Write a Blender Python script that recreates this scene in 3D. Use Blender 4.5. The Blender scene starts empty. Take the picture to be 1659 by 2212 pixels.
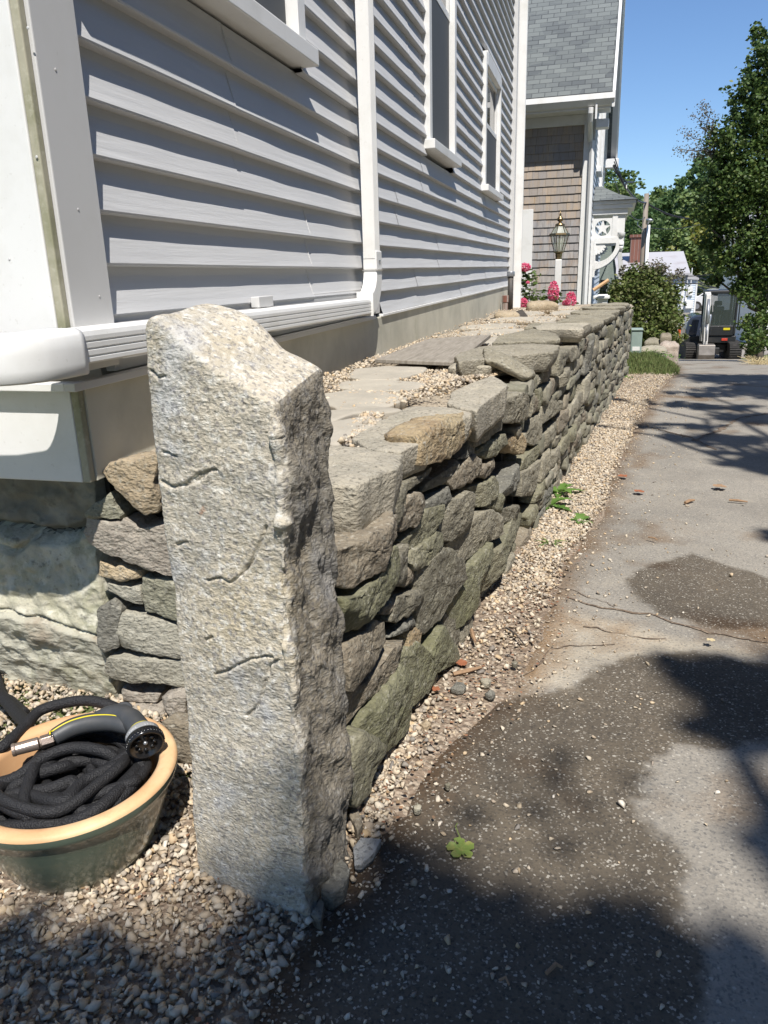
import bpy, bmesh, math, random
import numpy as np
from math import sin, cos, radians, pi, hypot, atan2, sqrt
from mathutils import Vector, Matrix, noise
random.seed(7); rng = np.random.default_rng(7)
SC = bpy.context.scene
COL = SC.collection

# ---------------------------------------------------------------- camera
H = 1.10; FPX = 1660.0; CX, CY = 829.5, 1106.0        # focal length in units of a 1659 x 2212 picture
P_, Y_, R_ = radians(17.4), radians(15.2), radians(1.6)
F0 = Vector((-sin(Y_)*cos(P_), cos(Y_)*cos(P_), -sin(P_)))
R0 = Vector((cos(Y_), sin(Y_), 0)); U0 = R0.cross(F0)
RT = R0*cos(R_) - U0*sin(R_); UP = R0*sin(R_) + U0*cos(R_)
EYE = Vector((0, 0, H))
cam = bpy.data.cameras.new('camera'); camo = bpy.data.objects.new('camera', cam); COL.objects.link(camo)
m = Matrix((RT, UP, -F0)).transposed().to_4x4(); m.translation = EYE; camo.matrix_world = m
cam.sensor_fit = 'VERTICAL'; cam.sensor_height = 24; cam.sensor_width = 18; cam.lens = FPX/2212*24
cam.clip_start = 0.05; cam.clip_end = 2000
SC.camera = camo

# ---------------------------------------------------------------- light
SUN_AZ, SUN_EL = radians(24), radians(57)
TRAVEL = Vector((-sin(SUN_AZ)*cos(SUN_EL), cos(SUN_AZ)*cos(SUN_EL), -sin(SUN_EL)))
W = bpy.data.worlds.new('World'); SC.world = W; W.use_nodes = True
nt = W.node_tree; bg = nt.nodes['Background']
sky = nt.nodes.new('ShaderNodeTexSky'); sky.sky_type = 'NISHITA'; sky.sun_disc = False
sky.sun_elevation = SUN_EL; sky.sun_rotation = radians(180) - SUN_AZ
sky.air_density = 1.0; sky.dust_density = 0.0; sky.ozone_density = 4.0
tn = nt.nodes.new('ShaderNodeMix'); tn.data_type = 'RGBA'; tn.blend_type = 'MULTIPLY'; tn.inputs[0].default_value = 1; tn.inputs[7].default_value = (.91, 1.02, 1.17, 1)      # clear deep blue air
nt.links.new(sky.outputs[0], tn.inputs[6]); nt.links.new(tn.outputs[2], bg.inputs[0]); bg.inputs[1].default_value = 0.088
sl = bpy.data.lights.new('sun', 'SUN'); sl.energy = 5.0; sl.angle = radians(0.53); sl.color = (1, 0.955, 0.89)
so = bpy.data.objects.new('sun', sl); COL.objects.link(so)
so.rotation_euler = TRAVEL.to_track_quat('-Z', 'Y').to_euler(); so.location = (2, -6, 8)
SC.view_settings.view_transform = 'Standard'; SC.view_settings.look = 'None'
SC.view_settings.exposure = 0.42; SC.view_settings.gamma = 1.0
SC.cycles.max_bounces = 6; SC.cycles.diffuse_bounces = 3; SC.cycles.glossy_bounces = 3
SC.cycles.transmission_bounces = 4; SC.cycles.transparent_max_bounces = 6

# ---------------------------------------------------------------- pixel -> world helpers
def ray(px, py): return F0 + RT*((px-CX)/FPX) - UP*((py-CY)/FPX)
def atz(px, py, z=0.0): d = ray(px, py); return EYE + d*((z-H)/d.z)
def atx(px, py, x): d = ray(px, py); return EYE + d*(x/d.x)
def aty(px, py, y): d = ray(px, py); return EYE + d*(y/d.y)
WA, WB = -0.57, 0.105                       # face of the dry stone wall: x = WA + WB*y
def atw(px, py, off=0.0): d = ray(px, py); return EYE + d*((WA+off)/(d.x - WB*d.y))
def c1(u, v): return (265.4+.33*u, 597+.33*v)
def c2(u, v): return (663.6+.24*u, 730+.24*v)
def c3(u, v): return (995.4+.28*u, 597.2+.28*v)
def c4(u, v): return (696.8+.33*u, 1061.8+.33*v)
def c5(u, v): return (331.8+.345*u, 1327+.345*v)
def cl(u, v): return (.3*u, 862.7+.3*v)

# ---------------------------------------------------------------- materials
def rgb(c): return (c[0], c[1], c[2], 1.0)
def mat(name, base, rough=0.7, layers=(), bumps=(), rand=None, metallic=0.0, spec=0.5, trans=None, coat=0.0, attr=None, brick=None, space='Object', after=()):
    """layers: (colour, kind, scale, lo, hi, amount[, stretch xyz]); bumps: (kind, scale, strength, distance[, stretch])"""
    m = bpy.data.materials.new(name); m.use_nodes = True
    t = m.node_tree; N, L = t.nodes, t.links; b = N['Principled BSDF']
    b.inputs['Roughness'].default_value = rough; b.inputs['Metallic'].default_value = metallic
    b.inputs['Specular IOR Level'].default_value = spec
    if coat: b.inputs['Coat Weight'].default_value = coat; b.inputs['Coat Roughness'].default_value = 0.08
    tc = N.new('ShaderNodeTexCoord'); co = tc.outputs[space]
    def tex(kind, scale, stretch=None):
        src = co
        if stretch:
            mp = N.new('ShaderNodeMapping'); mp.inputs['Scale'].default_value = stretch; L.new(co, mp.inputs[0]); src = mp.outputs[0]
        if kind == 'noise' or kind == 'ridge':
            n = N.new('ShaderNodeTexNoise'); n.inputs['Scale'].default_value = scale; n.inputs['Detail'].default_value = 6 if kind == 'noise' else 8
            n.inputs['Roughness'].default_value = 0.6
            if kind == 'ridge': n.noise_type = 'RIDGED_MULTIFRACTAL'
            L.new(src, n.inputs['Vector']); return n.outputs[0]
        if kind == 'soft':
            n = N.new('ShaderNodeTexNoise'); n.inputs['Scale'].default_value = scale; n.inputs['Detail'].default_value = 2; L.new(src, n.inputs['Vector']); return n.outputs[0]
        if kind == 'voro':
            n = N.new('ShaderNodeTexVoronoi'); n.inputs['Scale'].default_value = scale; L.new(src, n.inputs['Vector']); return n.outputs['Distance']
        if kind == 'cell':
            n = N.new('ShaderNodeTexVoronoi'); n.inputs['Scale'].default_value = scale; L.new(src, n.inputs['Vector'])
            s = N.new('ShaderNodeSeparateColor'); L.new(n.outputs['Color'], s.inputs[0]); return s.outputs[0]
        if kind == 'wave':
            n = N.new('ShaderNodeTexWave'); n.inputs['Scale'].default_value = scale; n.inputs['Distortion'].default_value = 6; n.inputs['Detail'].default_value = 3
            L.new(src, n.inputs['Vector']); return n.outputs['Fac']
    cur = None
    if rand:
        g = N.new('ShaderNodeNewGeometry'); r = N.new('ShaderNodeValToRGB'); el = r.color_ramp.elements
        r.color_ramp.interpolation = 'LINEAR'
        while len(el) < len(rand): el.new(0.5)
        for i, c in enumerate(rand): el[i].position = i/max(1, len(rand)-1); el[i].color = rgb(c)
        L.new(g.outputs['Random Per Island'], r.inputs[0]); cur = r.outputs[0]
    elif brick:
        n = N.new('ShaderNodeTexBrick'); L.new(co, n.inputs['Vector'])
        n.inputs['Color1'].default_value = rgb(brick[0]); n.inputs['Color2'].default_value = rgb(brick[1]); n.inputs['Mortar'].default_value = rgb(brick[2])
        n.inputs['Scale'].default_value = 1; n.inputs['Brick Width'].default_value = brick[3]; n.inputs['Row Height'].default_value = brick[4]
        n.inputs['Mortar Size'].default_value = brick[5]; n.inputs['Mortar Smooth'].default_value = 0.1; cur = n.outputs[0]
        brick_fac = n.outputs['Fac']
    def paint(ly, cur):
        col, kind, sc, lo, hi, amt = ly[:6]
        f = tex(kind, sc, ly[6] if len(ly) > 6 else None)
        mr = N.new('ShaderNodeMapRange'); mr.inputs[1].default_value = lo; mr.inputs[2].default_value = hi; mr.inputs[3].default_value = 0; mr.inputs[4].default_value = amt
        L.new(f, mr.inputs[0])
        mx = N.new('ShaderNodeMix'); mx.data_type = 'RGBA'; L.new(mr.outputs[0], mx.inputs[0])
        if cur is None: mx.inputs[6].default_value = rgb(base)
        else: L.new(cur, mx.inputs[6])
        mx.inputs[7].default_value = rgb(col); return mx.outputs[2]
    for ly in layers: cur = paint(ly, cur)
    if attr:                       # attr: (name, colour, noise scale, noise amount, lo, hi, amount, roughness)
        for (an, col, ns, na, lo, hi, amt) in attr:
            a = N.new('ShaderNodeAttribute'); a.attribute_name = an
            f = tex('noise', ns); s1 = N.new('ShaderNodeMath'); s1.operation = 'MULTIPLY_ADD'; L.new(f, s1.inputs[0]); s1.inputs[1].default_value = na; s1.inputs[2].default_value = -na*0.5
            s2 = N.new('ShaderNodeMath'); L.new(s1.outputs[0], s2.inputs[0]); L.new(a.outputs['Fac'], s2.inputs[1])
            mr = N.new('ShaderNodeMapRange'); mr.inputs[1].default_value = lo; mr.inputs[2].default_value = hi; mr.inputs[4].default_value = amt; L.new(s2.outputs[0], mr.inputs[0])
            mx = N.new('ShaderNodeMix'); mx.data_type = 'RGBA'; mx.blend_type = 'MULTIPLY'; L.new(mr.outputs[0], mx.inputs[0]); L.new(cur, mx.inputs[6]); mx.inputs[7].default_value = rgb(col); cur = mx.outputs[2]
    for ly in after: cur = paint(ly, cur)
    if cur is None: b.inputs['Base Color'].default_value = rgb(base)
    else: L.new(cur, b.inputs['Base Color'])
    prev = None
    for bp in bumps:
        if bp[0] == 'brick':
            iv = N.new('ShaderNodeMath'); iv.operation = 'SUBTRACT'; iv.inputs[0].default_value = 1; L.new(brick_fac, iv.inputs[1]); f = iv.outputs[0]
        else: f = tex(bp[0], bp[1], bp[4] if len(bp) > 4 else None)
        bn = N.new('ShaderNodeBump'); bn.inputs['Strength'].default_value = bp[2]; bn.inputs['Distance'].default_value = bp[3]
        L.new(f, bn.inputs['Height'])
        if prev: L.new(prev, bn.inputs['Normal'])
        prev = bn.outputs[0]
    if prev: L.new(prev, b.inputs['Normal'])
    if trans:                      # thin leaf: part of the light passes through
        tr = N.new('ShaderNodeBsdfTranslucent'); ms = N.new('ShaderNodeMixShader'); ms.inputs[0].default_value = trans
        L.new(cur, tr.inputs[0]) if cur else None
        o = N['Material Output']; L.new(b.outputs[0], ms.inputs[1]); L.new(tr.outputs[0], ms.inputs[2]); L.new(ms.outputs[0], o.inputs[0])
    return m

MT = {}
MT['vinyl'] = mat('vinyl', (.53, .53, .53), .6, [((.46, .465, .47), 'noise', 1.3, .45, .7, .5), ((.57, .575, .58), 'noise', 30, .5, .8, .4, (1, .08, 1))],
                  [('noise', 34, .55, .003, (1, .07, 1.6)), ('noise', 90, .3, .002, (1, .06, 1))])
MT['white'] = mat('white_trim', (.74, .735, .715), .5, [((.56, .55, .50), 'noise', 5, .5, .75, .5), ((.45, .43, .37), 'noise', 70, .62, .72, .3), ((.5, .48, .42), 'noise', 3, .55, .75, .4, (1, 1, .2))], [('noise', 90, .04, .001)])
MT['trim'] = mat('dimmed_trim', (.56, .555, .545), .55, [((.48, .47, .44), 'noise', 4, .5, .8, .5), ((.42, .39, .33), 'noise', 45, .66, .76, .4)], [('noise', 60, .05, .001)])  # white trim dimmed in colour for side faces in grazing sun; plain grey elsewhere
MT['mildew'] = mat('mildewed_trim', (.38, .36, .27), .8, [((.22, .22, .13), 'noise', 14, .4, .65, .8), ((.5, .48, .38), 'noise', 60, .55, .7, .5)], [('noise', 70, .2, .002)])
MT['found'] = mat('painted_concrete', (.55, .525, .43), .85, [((.36, .35, .28), 'noise', 3, .45, .7, .7), ((.30, .31, .2), 'noise', 7, .6, .75, .5, (1, 1, .3)), ((.6, .59, .55), 'noise', 25, .6, .8, .4)], [('noise', 40, .25, .004)])
MT['glass'] = mat('window_glass', (.02, .022, .026), .04, spec=1.0)
MT['screen'] = mat('insect_screen', (.07, .075, .08), .7)
MT['dark'] = mat('dark_gap', (.012, .011, .010), .95)
MT['core'] = mat('wall_core', (.045, .04, .034), .95, [((.02, .018, .015), 'noise', 12, .4, .7, .8)], [('noise', 30, .6, .02)])
MT['black'] = mat('black_paint', (.02, .02, .022), .35)
MT['pipe'] = mat('old_pipe', (.05, .045, .04), .6, [((.14, .10, .07), 'noise', 14, .5, .7, .7)])
MT['metalgrey'] = mat('zinc_metal', (.35, .36, .38), .4, metallic=.7)
MT['post'] = mat('granite', (.51, .455, .36), .92,
    [((.29, .275, .24), 'noise', 9, .42, .66, .7), ((.50, .42, .28), 'noise', 4, .48, .68, .7), ((.68, .66, .60), 'noise', 85, .50, .66, .8),
     ((.13, .12, .105), 'noise', 120, .54, .68, .8), ((.60, .605, .61), 'noise', 9, .56, .70, .6), ((.36, .34, .29), 'noise', 3, .48, .7, .6), ((.16, .155, .17), 'cell', 190, .86, .9, .5), ((.30, .12, .05), 'noise', 13, .72, .76, .6)],
    [('noise', 36, .3, .005, (1, 1, 1.6)), ('noise', 150, .9, .004, (1, 1, 1.3)), ('ridge', 90, .6, .003, (1, 1, 2.0))],
    attr=[('darkened', (.47, .46, .45), 9, .7, -.1, .4, 1.0)])  # mask multiplies the right face darker than the other faces
def stone(name, a, b, c, moss=0.0, lich=.35, sc=1.0):
    ly = [(b, 'noise', 7*sc, .4, .65, .8), (c, 'noise', 2.8*sc, .48, .7, .7), ((.46, .44, .37), 'noise', 80, .54, .70, .6), ((.06, .057, .048), 'noise', 100, .54, .68, .7)]
    if lich: ly.append(((.48, .50, .45), 'noise', 17, .66, .72, lich))
    if moss: ly.append(((.135, .135, .062), 'noise', 6, .40, .66, moss*.8)); ly.append(((.25, .25, .13), 'noise', 30, .58, .7, moss*.5))
    return mat(name, a, .92, ly, [('noise', 30, .7, .009, (1, 1, 1.8)), ('voro', 70, .5, .005, (1, 1, 1.8)), ('noise', 130, 1.0, .005, (1, 1, 1.3)), ('ridge', 60, .35, .003, (1, 1, 2.2))])
ST = [stone('stone_grey', (0.262, 0.237, 0.177), (0.184, 0.166, 0.124), (0.302, 0.269, 0.196)),
      stone('stone_greygreen', (0.225, 0.209, 0.143), (0.156, 0.147, 0.100), (0.265, 0.241, 0.161), .35),
      stone('stone_brown', (0.245, 0.207, 0.150), (0.181, 0.149, 0.109), (0.274, 0.234, 0.174)),
      stone('stone_purple', (0.244, 0.205, 0.150), (0.172, 0.140, 0.101), (0.291, 0.245, 0.176)),
      stone('stone_mossy', (0.183, 0.176, 0.110), (0.137, 0.132, 0.077), (0.220, 0.209, 0.143), .75),
      stone('stone_orange', (0.373, 0.287, 0.170), (0.264, 0.182, 0.102), (0.416, 0.349, 0.224)),
      stone('stone_slate', (0.173, 0.166, 0.140), (0.130, 0.125, 0.105), (0.205, 0.193, 0.158), 0, .2),
      stone('stone_pale', (0.352, 0.323, 0.246), (0.278, 0.252, 0.196), (0.387, 0.349, 0.257)),
      stone('stone_darkgrey', (0.189, 0.171, 0.128), (0.129, 0.116, 0.086), (0.238, 0.215, 0.154), .15)]
GREY, GGREEN, BROWN, PURPLE, MOSSY, ORANGE, SLATE, PALE, DGREY = ST
MT['flag'] = mat('flagstone', (.40, .365, .30), .9, [((.29, .265, .22), 'noise', 5, .4, .7, .8), ((.42, .37, .30), 'noise', 14, .5, .75, .6), ((.22, .2, .17), 'noise', 60, .6, .75, .5)], [('noise', 12, .3, .006), ('noise', 70, .3, .003)])
MT['limed2'] = mat('streaked_rock', (.40, .385, .31), .9, [((.55, .54, .46), 'noise', 6, .50, .56, .9), ((.20, .20, .12), 'noise', 8, .52, .66, .8), ((.27, .22, .16), 'noise', 3.3, .50, .58, .8), ((.15, .14, .11), 'noise', 50, .58, .72, .6)], [('noise', 20, .8, .012, (1, 1, 2)), ('ridge', 34, .7, .006, (1, 1, 2.5)), ('noise', 90, .8, .004)])
MT['limed'] = mat('whitewashed_rock', (.50, .47, .37), .9, [((.36, .35, .25), 'noise', 5, .42, .60, .85), ((.20, .21, .12), 'noise', 7, .52, .66, .85), ((.60, .575, .48), 'noise', 14, .50, .60, .8), ((.15, .14, .11), 'noise', 45, .58, .70, .7)], [('noise', 20, .7, .012), ('ridge', 30, .6, .006), ('noise', 90, .8, .004)])
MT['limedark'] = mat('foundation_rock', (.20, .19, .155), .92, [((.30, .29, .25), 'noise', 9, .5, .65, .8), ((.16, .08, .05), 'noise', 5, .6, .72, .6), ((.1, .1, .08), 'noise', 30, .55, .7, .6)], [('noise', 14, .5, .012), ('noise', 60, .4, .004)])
MT['gravel'] = mat('pea_gravel', (.5, .42, .32), .85, [((.25, .2, .15), 'noise', 60, .5, .75, .35), ((.75, .7, .6), 'noise', 130, .6, .75, .3)],
                   [('noise', 160, .25, .002)], rand=[(.47, .38, .26), (.58, .50, .39), (.36, .27, .17), (.60, .53, .42), (.26, .22, .18), (.50, .39, .26), (.17, .155, .14), (.56, .48, .36), (.36, .31, .25), (.52, .38, .22), (.62, .57, .49)])
MT['gravelbed'] = mat('gravel_bed', (.24, .18, .13), .95, [((.12, .09, .06), 'noise', 30, .45, .65, .8), ((.40, .33, .25), 'cell', 110, .6, .8, .8)], [('voro', 90, .8, .01), ('noise', 60, .5, .01)])
MT['dust'] = mat('sandy_soil', (.34, .285, .21), .95, [((.24, .195, .14), 'noise', 12, .42, .66, .8), ((.44, .38, .29), 'cell', 120, .65, .8, .8), ((.15, .12, .09), 'cell', 90, .9, .92, .7)], [('noise', 40, .6, .008), ('voro', 100, .6, .005)])
MT['soil'] = mat('soil', (.16, .115, .08), .95, [((.09, .065, .045), 'noise', 25, .45, .65, .8), ((.28, .22, .16), 'cell', 130, .7, .85, .8)], [('noise', 60, .7, .01)])
MT['asphalt'] = mat('asphalt', (.285, .26, .22), .95,
    [((.185, .168, .142), 'noise', 2.2, .40, .66, .85), ((.33, .295, .24), 'noise', 5, .50, .72, .7), ((.14, .135, .125), 'noise', 130, .5, .66, .7),  ((.22, .17, .12), 'noise', 1.6, .60, .76, .6), ((.08, .08, .08), 'cell', 210, .88, .9, .5)],
    [('noise', 120, .5, .004), ('voro', 110, .35, .003)],
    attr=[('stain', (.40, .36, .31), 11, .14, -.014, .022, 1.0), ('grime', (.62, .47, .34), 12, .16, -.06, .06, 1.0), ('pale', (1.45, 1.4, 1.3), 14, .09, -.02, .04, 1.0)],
    after=[((.34, .31, .26), 'cell', 260, .90, .93, .45), ((.44, .41, .35), 'cell', 210, .972, .978, .75)])
MT['grassland'] = mat('grass_ground', (.10, .13, .04), .95, [((.16, .15, .07), 'noise', 2, .45, .65, .7)], [('noise', 30, .5, .02)])
MT['blade'] = mat('grass_blade', (.1, .15, .04), .7, rand=[(.12, .20, .05), (.20, .26, .08), (.28, .28, .12), (.09, .16, .04)], trans=.25)
def leafm(name, cols, trans=.3, rough=.5): return mat(name, cols[0], rough, rand=cols, trans=trans, spec=.35)
MT['maple'] = leafm('maple_leaf', [(.045, .085, .02), (.075, .125, .03), (.11, .165, .04), (.05, .09, .025), (.16, .19, .05)])
MT['bushleaf'] = leafm('bush_leaf', [(.07, .11, .025), (.13, .165, .04), (.09, .13, .035), (.21, .23, .08), (.11, .11, .05)])
MT['tw'] = leafm('twig_flower', [(.16, .13, .10), (.20, .17, .13), (.12, .13, .06)])
MT['hill1'] = leafm('hill_leaf', [(.12, .18, .055), (.17, .23, .07), (.13, .20, .075), (.21, .25, .08)])
MT['hill2'] = leafm('hill_leaf_dark', [(.07, .13, .045), (.10, .16, .055), (.12, .18, .06)])
MT['hill3'] = leafm('hill_leaf_yellow', [(.19, .20, .04), (.24, .24, .05), (.14, .18, .04)])
MT['weed'] = leafm('weed_leaf', [(.10, .20, .04), (.16, .28, .06), (.12, .22, .05)], .35)
MT['hydleaf'] = leafm('hydrangea_leaf', [(.07, .13, .03), (.14, .20, .05), (.10, .16, .04)], .35)
MT['petal'] = leafm('pink_petal', [(.75, .09, .22), (.88, .22, .38), (.62, .07, .17), (.90, .38, .50)], .3)
MT['bark'] = mat('bark', (.12, .10, .08), .95, [((.2, .17, .13), 'noise', 8, .5, .7, .7, (1, 1, .2))], [('noise', 14, .8, .02, (1, 1, .2))])
MT['wood'] = mat('weathered_board', (.27, .24, .20), .85, [((.16, .14, .11), 'noise', 7, .42, .7, .8, (6, .7, 1)), ((.38, .35, .30), 'noise', 30, .5, .7, .6, (4, .3, 1))], [('noise', 24, .4, .003, (6, .5, 1))])
MT['darkwood'] = mat('dark_board', (.045, .038, .03), .85, [((.12, .1, .08), 'noise', 9, .5, .7, .7)])
MT['pole'] = mat('pole_wood', (.21, .17, .135), .9, [((.32, .28, .23), 'noise', 6, .45, .7, .8, (1, 1, .1))])
MT['shingle'] = mat('cedar_shingle', (.4, .3, .2), .85, [((.30, .28, .27), 'noise', 18, .35, .62, .75, (1, 1, .15)), ((.16, .14, .13), 'noise', 34, .55, .75, .5, (1, 1, .12))],
                    [('noise', 70, .3, .003, (1, 1, .1))], rand=[(.36, .27, .18), (.44, .34, .24), (.34, .28, .22), (.28, .25, .225), (.41, .31, .21), (.31, .27, .24)])
MT['shinglelow'] = mat('cedar_shingle_weathered', (.3, .27, .25), .85, [((.36, .25, .16), 'noise', 10, .50, .68, .6, (1, 1, .4)), ((.15, .14, .145), 'noise', 34, .48, .72, .6, (1, 1, .12))],
                    [('noise', 70, .3, .003, (1, 1, .1))], rand=[(.30, .285, .28), (.38, .36, .34), (.25, .245, .25), (.34, .315, .30), (.39, .35, .31)])
MT['roof'] = mat('roof_shingle', (.2, .22, .21), .9, [((.15, .165, .16), 'cell', 3.6, .3, .8, .5, (1, 1.95, 1)), ((.08, .09, .09), 'noise', 150, .55, .75, .5)], [('brick', 0, .9, .012), ('noise', 140, .3, .003)],
                 brick=((.085, .095, .10), (.165, .18, .175), (.05, .055, .06), .20, .100, .005))
MT['metalroof'] = mat('white_metal_roof', (.42, .41, .42), .6, [((.30, .26, .26), 'noise', .9, .5, .7, .6)])
MT['brick'] = mat('chimney_brick', (.3, .1, .07), .9, [((.12, .07, .06), 'noise', 3, .5, .7, .5)], [('brick', 0, .4, .01)], brick=((.20, .085, .06), (.16, .065, .045), (.3, .25, .22), .22, .075, .01))
MT['bluewall'] = mat('pale_clapboard', (.52, .58, .66), .6, [((.42, .48, .56), 'wave', 2.4, .3, .8, .5, (.02, .02, 1.0))])
MT['brass'] = mat('brass', (.30, .215, .11), .35, metallic=1.0)
MT['lampglass'] = mat('lantern_glass', (.55, .6, .5), .08); MT['lampglass'].node_tree.nodes['Principled BSDF'].inputs['Alpha'].default_value = .35
MT['glaze'] = mat('green_glaze', (.09, .115, .085), .28, [((.12, .14, .10), 'noise', 6, .45, .7, .8), ((.2, .19, .13), 'noise', 18, .58, .75, .5)], [('noise', 20, .15, .003)], coat=.6)
MT['terra'] = mat('bare_clay_rim', (.62, .36, .18), .6, [((.72, .52, .30), 'noise', 6, .42, .62, .85), ((.45, .22, .10), 'noise', 20, .6, .75, .5)], [('noise', 50, .1, .002)])
MT['hose'] = mat('woven_hose', (.010, .010, .0115), .68, [((.024, .024, .027), 'noise', 90, .5, .7, .5)], [('voro', 330, .7, .0022)], spec=.45)
MT['rubber'] = mat('nozzle_rubber', (.045, .048, .052), .5, [((.09, .085, .08), 'noise', 15, .5, .7, .6)], [('noise', 120, .15, .001)])
MT['nozgrey'] = mat('nozzle_grey', (.25, .26, .27), .45, [((.4, .39, .36), 'noise', 20, .5, .7, .5)])
MT['nozblack'] = mat('nozzle_black', (.012, .012, .013), .18)
MT['yellow'] = mat('yellow_plastic', (.62, .52, .02), .4)
MT['coupl'] = mat('metal_coupling', (.42, .33, .27), .35, metallic=.8, bumps=[('voro', 420, .25, .0006)])
MT['lettering'] = mat('pale_lettering', (.6, .6, .6), .6)
MT['exblack'] = mat('machine_black', (.018, .019, .021), .4, [((.05, .045, .04), 'noise', 3, .5, .7, .6)])
MT['exbody'] = mat('machine_dark_blue', (.035, .045, .07), .16, coat=1.0)
MT['exwhite'] = mat('machine_white', (.58, .56, .53), .45, [((.3, .28, .25), 'noise', 4, .5, .7, .5)])
MT['exglass'] = mat('cab_glass', (.06, .075, .07), .05); MT['exglass'].node_tree.nodes['Principled BSDF'].inputs['Alpha'].default_value = .45
MT['bucket'] = mat('worn_steel', (.20, .18, .16), .45, [((.34, .31, .28), 'noise', 5, .4, .7, .8)], metallic=.5)
MT['track'] = mat('track_rubber', (.03, .028, .026), .9, [((.1, .09, .08), 'noise', 8, .5, .7, .6)])
MT['red'] = mat('red_paint', (.50, .05, .03), .3, coat=.5)
MT['orange'] = mat('orange_plastic', (.75, .13, .03), .5)
MT['carwhite'] = mat('white_car_paint', (.7, .7, .7), .3, coat=.6)
MT['boxgreen'] = mat('utility_green', (.27, .34, .31), .5, [((.2, .25, .23), 'noise', 4, .5, .7, .5)])
MT['dryleaf'] = mat('dry_leaf', (.28, .10, .045), .8, [((.16, .07, .03), 'noise', 40, .5, .7, .6)])
MT['stick'] = mat('stick', (.30, .19, .11), .85, [((.16, .1, .06), 'noise', 60, .5, .7, .6)])
MT['greenleaf'] = mat('fallen_green_leaf', (.22, .30, .07), .5, [((.42, .40, .12), 'noise', 50, .5, .66, .7), ((.25, .12, .04), 'noise', 90, .62, .7, .7)], [('noise', 120, .3, .001)], trans=.25)
MT['litter'] = mat('leaf_litter', (.2, .12, .07), .9, rand=[(.20, .12, .07), (.12, .08, .05), (.30, .20, .11), (.25, .11, .06), (.16, .13, .10)])
MT['straw'] = mat('dry_grass', (.5, .4, .22), .8, rand=[(.5, .4, .22), (.6, .5, .3), (.35, .3, .15)])

# ---------------------------------------------------------------- object helpers
def link(name, me, m=None, parent=None, smooth=False):
    o = bpy.data.objects.new(name, me); COL.objects.link(o)
    if m: me.materials.append(m)
    if smooth: me.polygons.foreach_set('use_smooth', [True]*len(me.polygons))
    if parent: o.parent = parent; o.matrix_parent_inverse = Matrix.Translation(-Vector(parent.location)) if parent.rotation_euler[2] == 0 and parent.get('wc') else Matrix()
    return o
def tag(o, label=None, cat=None, group=None, kind=None):
    if label: o['label'] = label
    if cat: o['category'] = cat
    if group: o['group'] = group
    if kind: o['kind'] = kind
    return o
def empty(name, loc=(0, 0, 0), rz=0.0, label=None, cat=None, group=None):
    o = bpy.data.objects.new(name, None); COL.objects.link(o); o.location = loc; o.rotation_euler = (0, 0, rz); o.empty_display_size = .1
    return tag(o, label, cat, group)
def wempty(name, loc, label, cat, group=None):      # an Empty whose children keep world coordinates
    o = empty(name, loc, 0, label, cat, group); o['wc'] = 1; return o
class MB:
    def __init__(s): s.v = []; s.f = []
    def add(s, vs, fs):
        n = len(s.v); s.v += [tuple(v) for v in vs]; s.f += [tuple(i+n for i in f) for f in fs]; return s
    def box(s, a, b, M=None):
        x0, y0, z0 = a; x1, y1, z1 = b
        vs = [Vector(p) for p in ((x0,y0,z0),(x1,y0,z0),(x1,y1,z0),(x0,y1,z0),(x0,y0,z1),(x1,y0,z1),(x1,y1,z1),(x0,y1,z1))]
        if M: vs = [M @ v for v in vs]
        return s.add(vs, [(0,3,2,1),(4,5,6,7),(0,1,5,4),(1,2,6,5),(2,3,7,6),(3,0,4,7)])
    def prism(s, pts, axis, a, b):                 # polygon pts (2D) swept along axis x/y/z from a to b
        n = len(pts)
        def P(p, t): return {'x': (t, p[0], p[1]), 'y': (p[0], t, p[1]), 'z': (p[0], p[1], t)}[axis]
        vs = [P(p, a) for p in pts] + [P(p, b) for p in pts]
        return s.add(vs, [tuple(range(n))[::-1], tuple(range(n, 2*n))] + [(i, (i+1) % n, n+(i+1) % n, n+i) for i in range(n)])
    def tube(s, path, r, n=8, flat=1.0, cap=True):
        path = [Vector(p) for p in path]; rs = r if isinstance(r, (list, tuple)) else [r]*len(path)
        t0 = (path[1]-path[0]).normalized(); up = Vector((0, 0, 1)) if abs(t0.z) < .9 else Vector((1, 0, 0))
        vs = []; k = len(path)
        for i, p in enumerate(path):
            t = (path[min(i+1, k-1)] - path[max(i-1, 0)]).normalized()
            a = t.cross(up).normalized(); b = a.cross(t); up = b
            for j in range(n):
                w = 2*pi*j/n; vs.append(p + a*cos(w)*rs[i] + b*sin(w)*rs[i]*flat)
        fs = [(i*n+j, i*n+(j+1) % n, (i+1)*n+(j+1) % n, (i+1)*n+j) for i in range(k-1) for j in range(n)]
        if cap: fs += [tuple(range(n))[::-1], tuple(range((k-1)*n, k*n))]
        return s.add(vs, fs)
    def lathe(s, prof, c=(0, 0, 0), n=48, M=None):
        vs = []
        for r, z in prof:
            for j in range(n):
                w = 2*pi*j/n; v = Vector((r*cos(w), r*sin(w), z)); v = M @ v if M else v; vs.append(v + Vector(c))
        k = len(prof)
        return s.add(vs, [(i*n+j, i*n+(j+1) % n, (i+1)*n+(j+1) % n, (i+1)*n+j) for i in range(k-1) for j in range(n)])
    def build(s, name, m=None, parent=None, smooth=False, bevel=0.0):
        me = bpy.data.meshes.new(name); me.from_pydata(s.v, [], s.f); me.update()
        o = link(name, me, m, parent, smooth)
        if bevel:
            md = o.modifiers.new('bevel', 'BEVEL'); md.width = bevel; md.segments = 2; md.limit_method = 'ANGLE'
        return o
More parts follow.
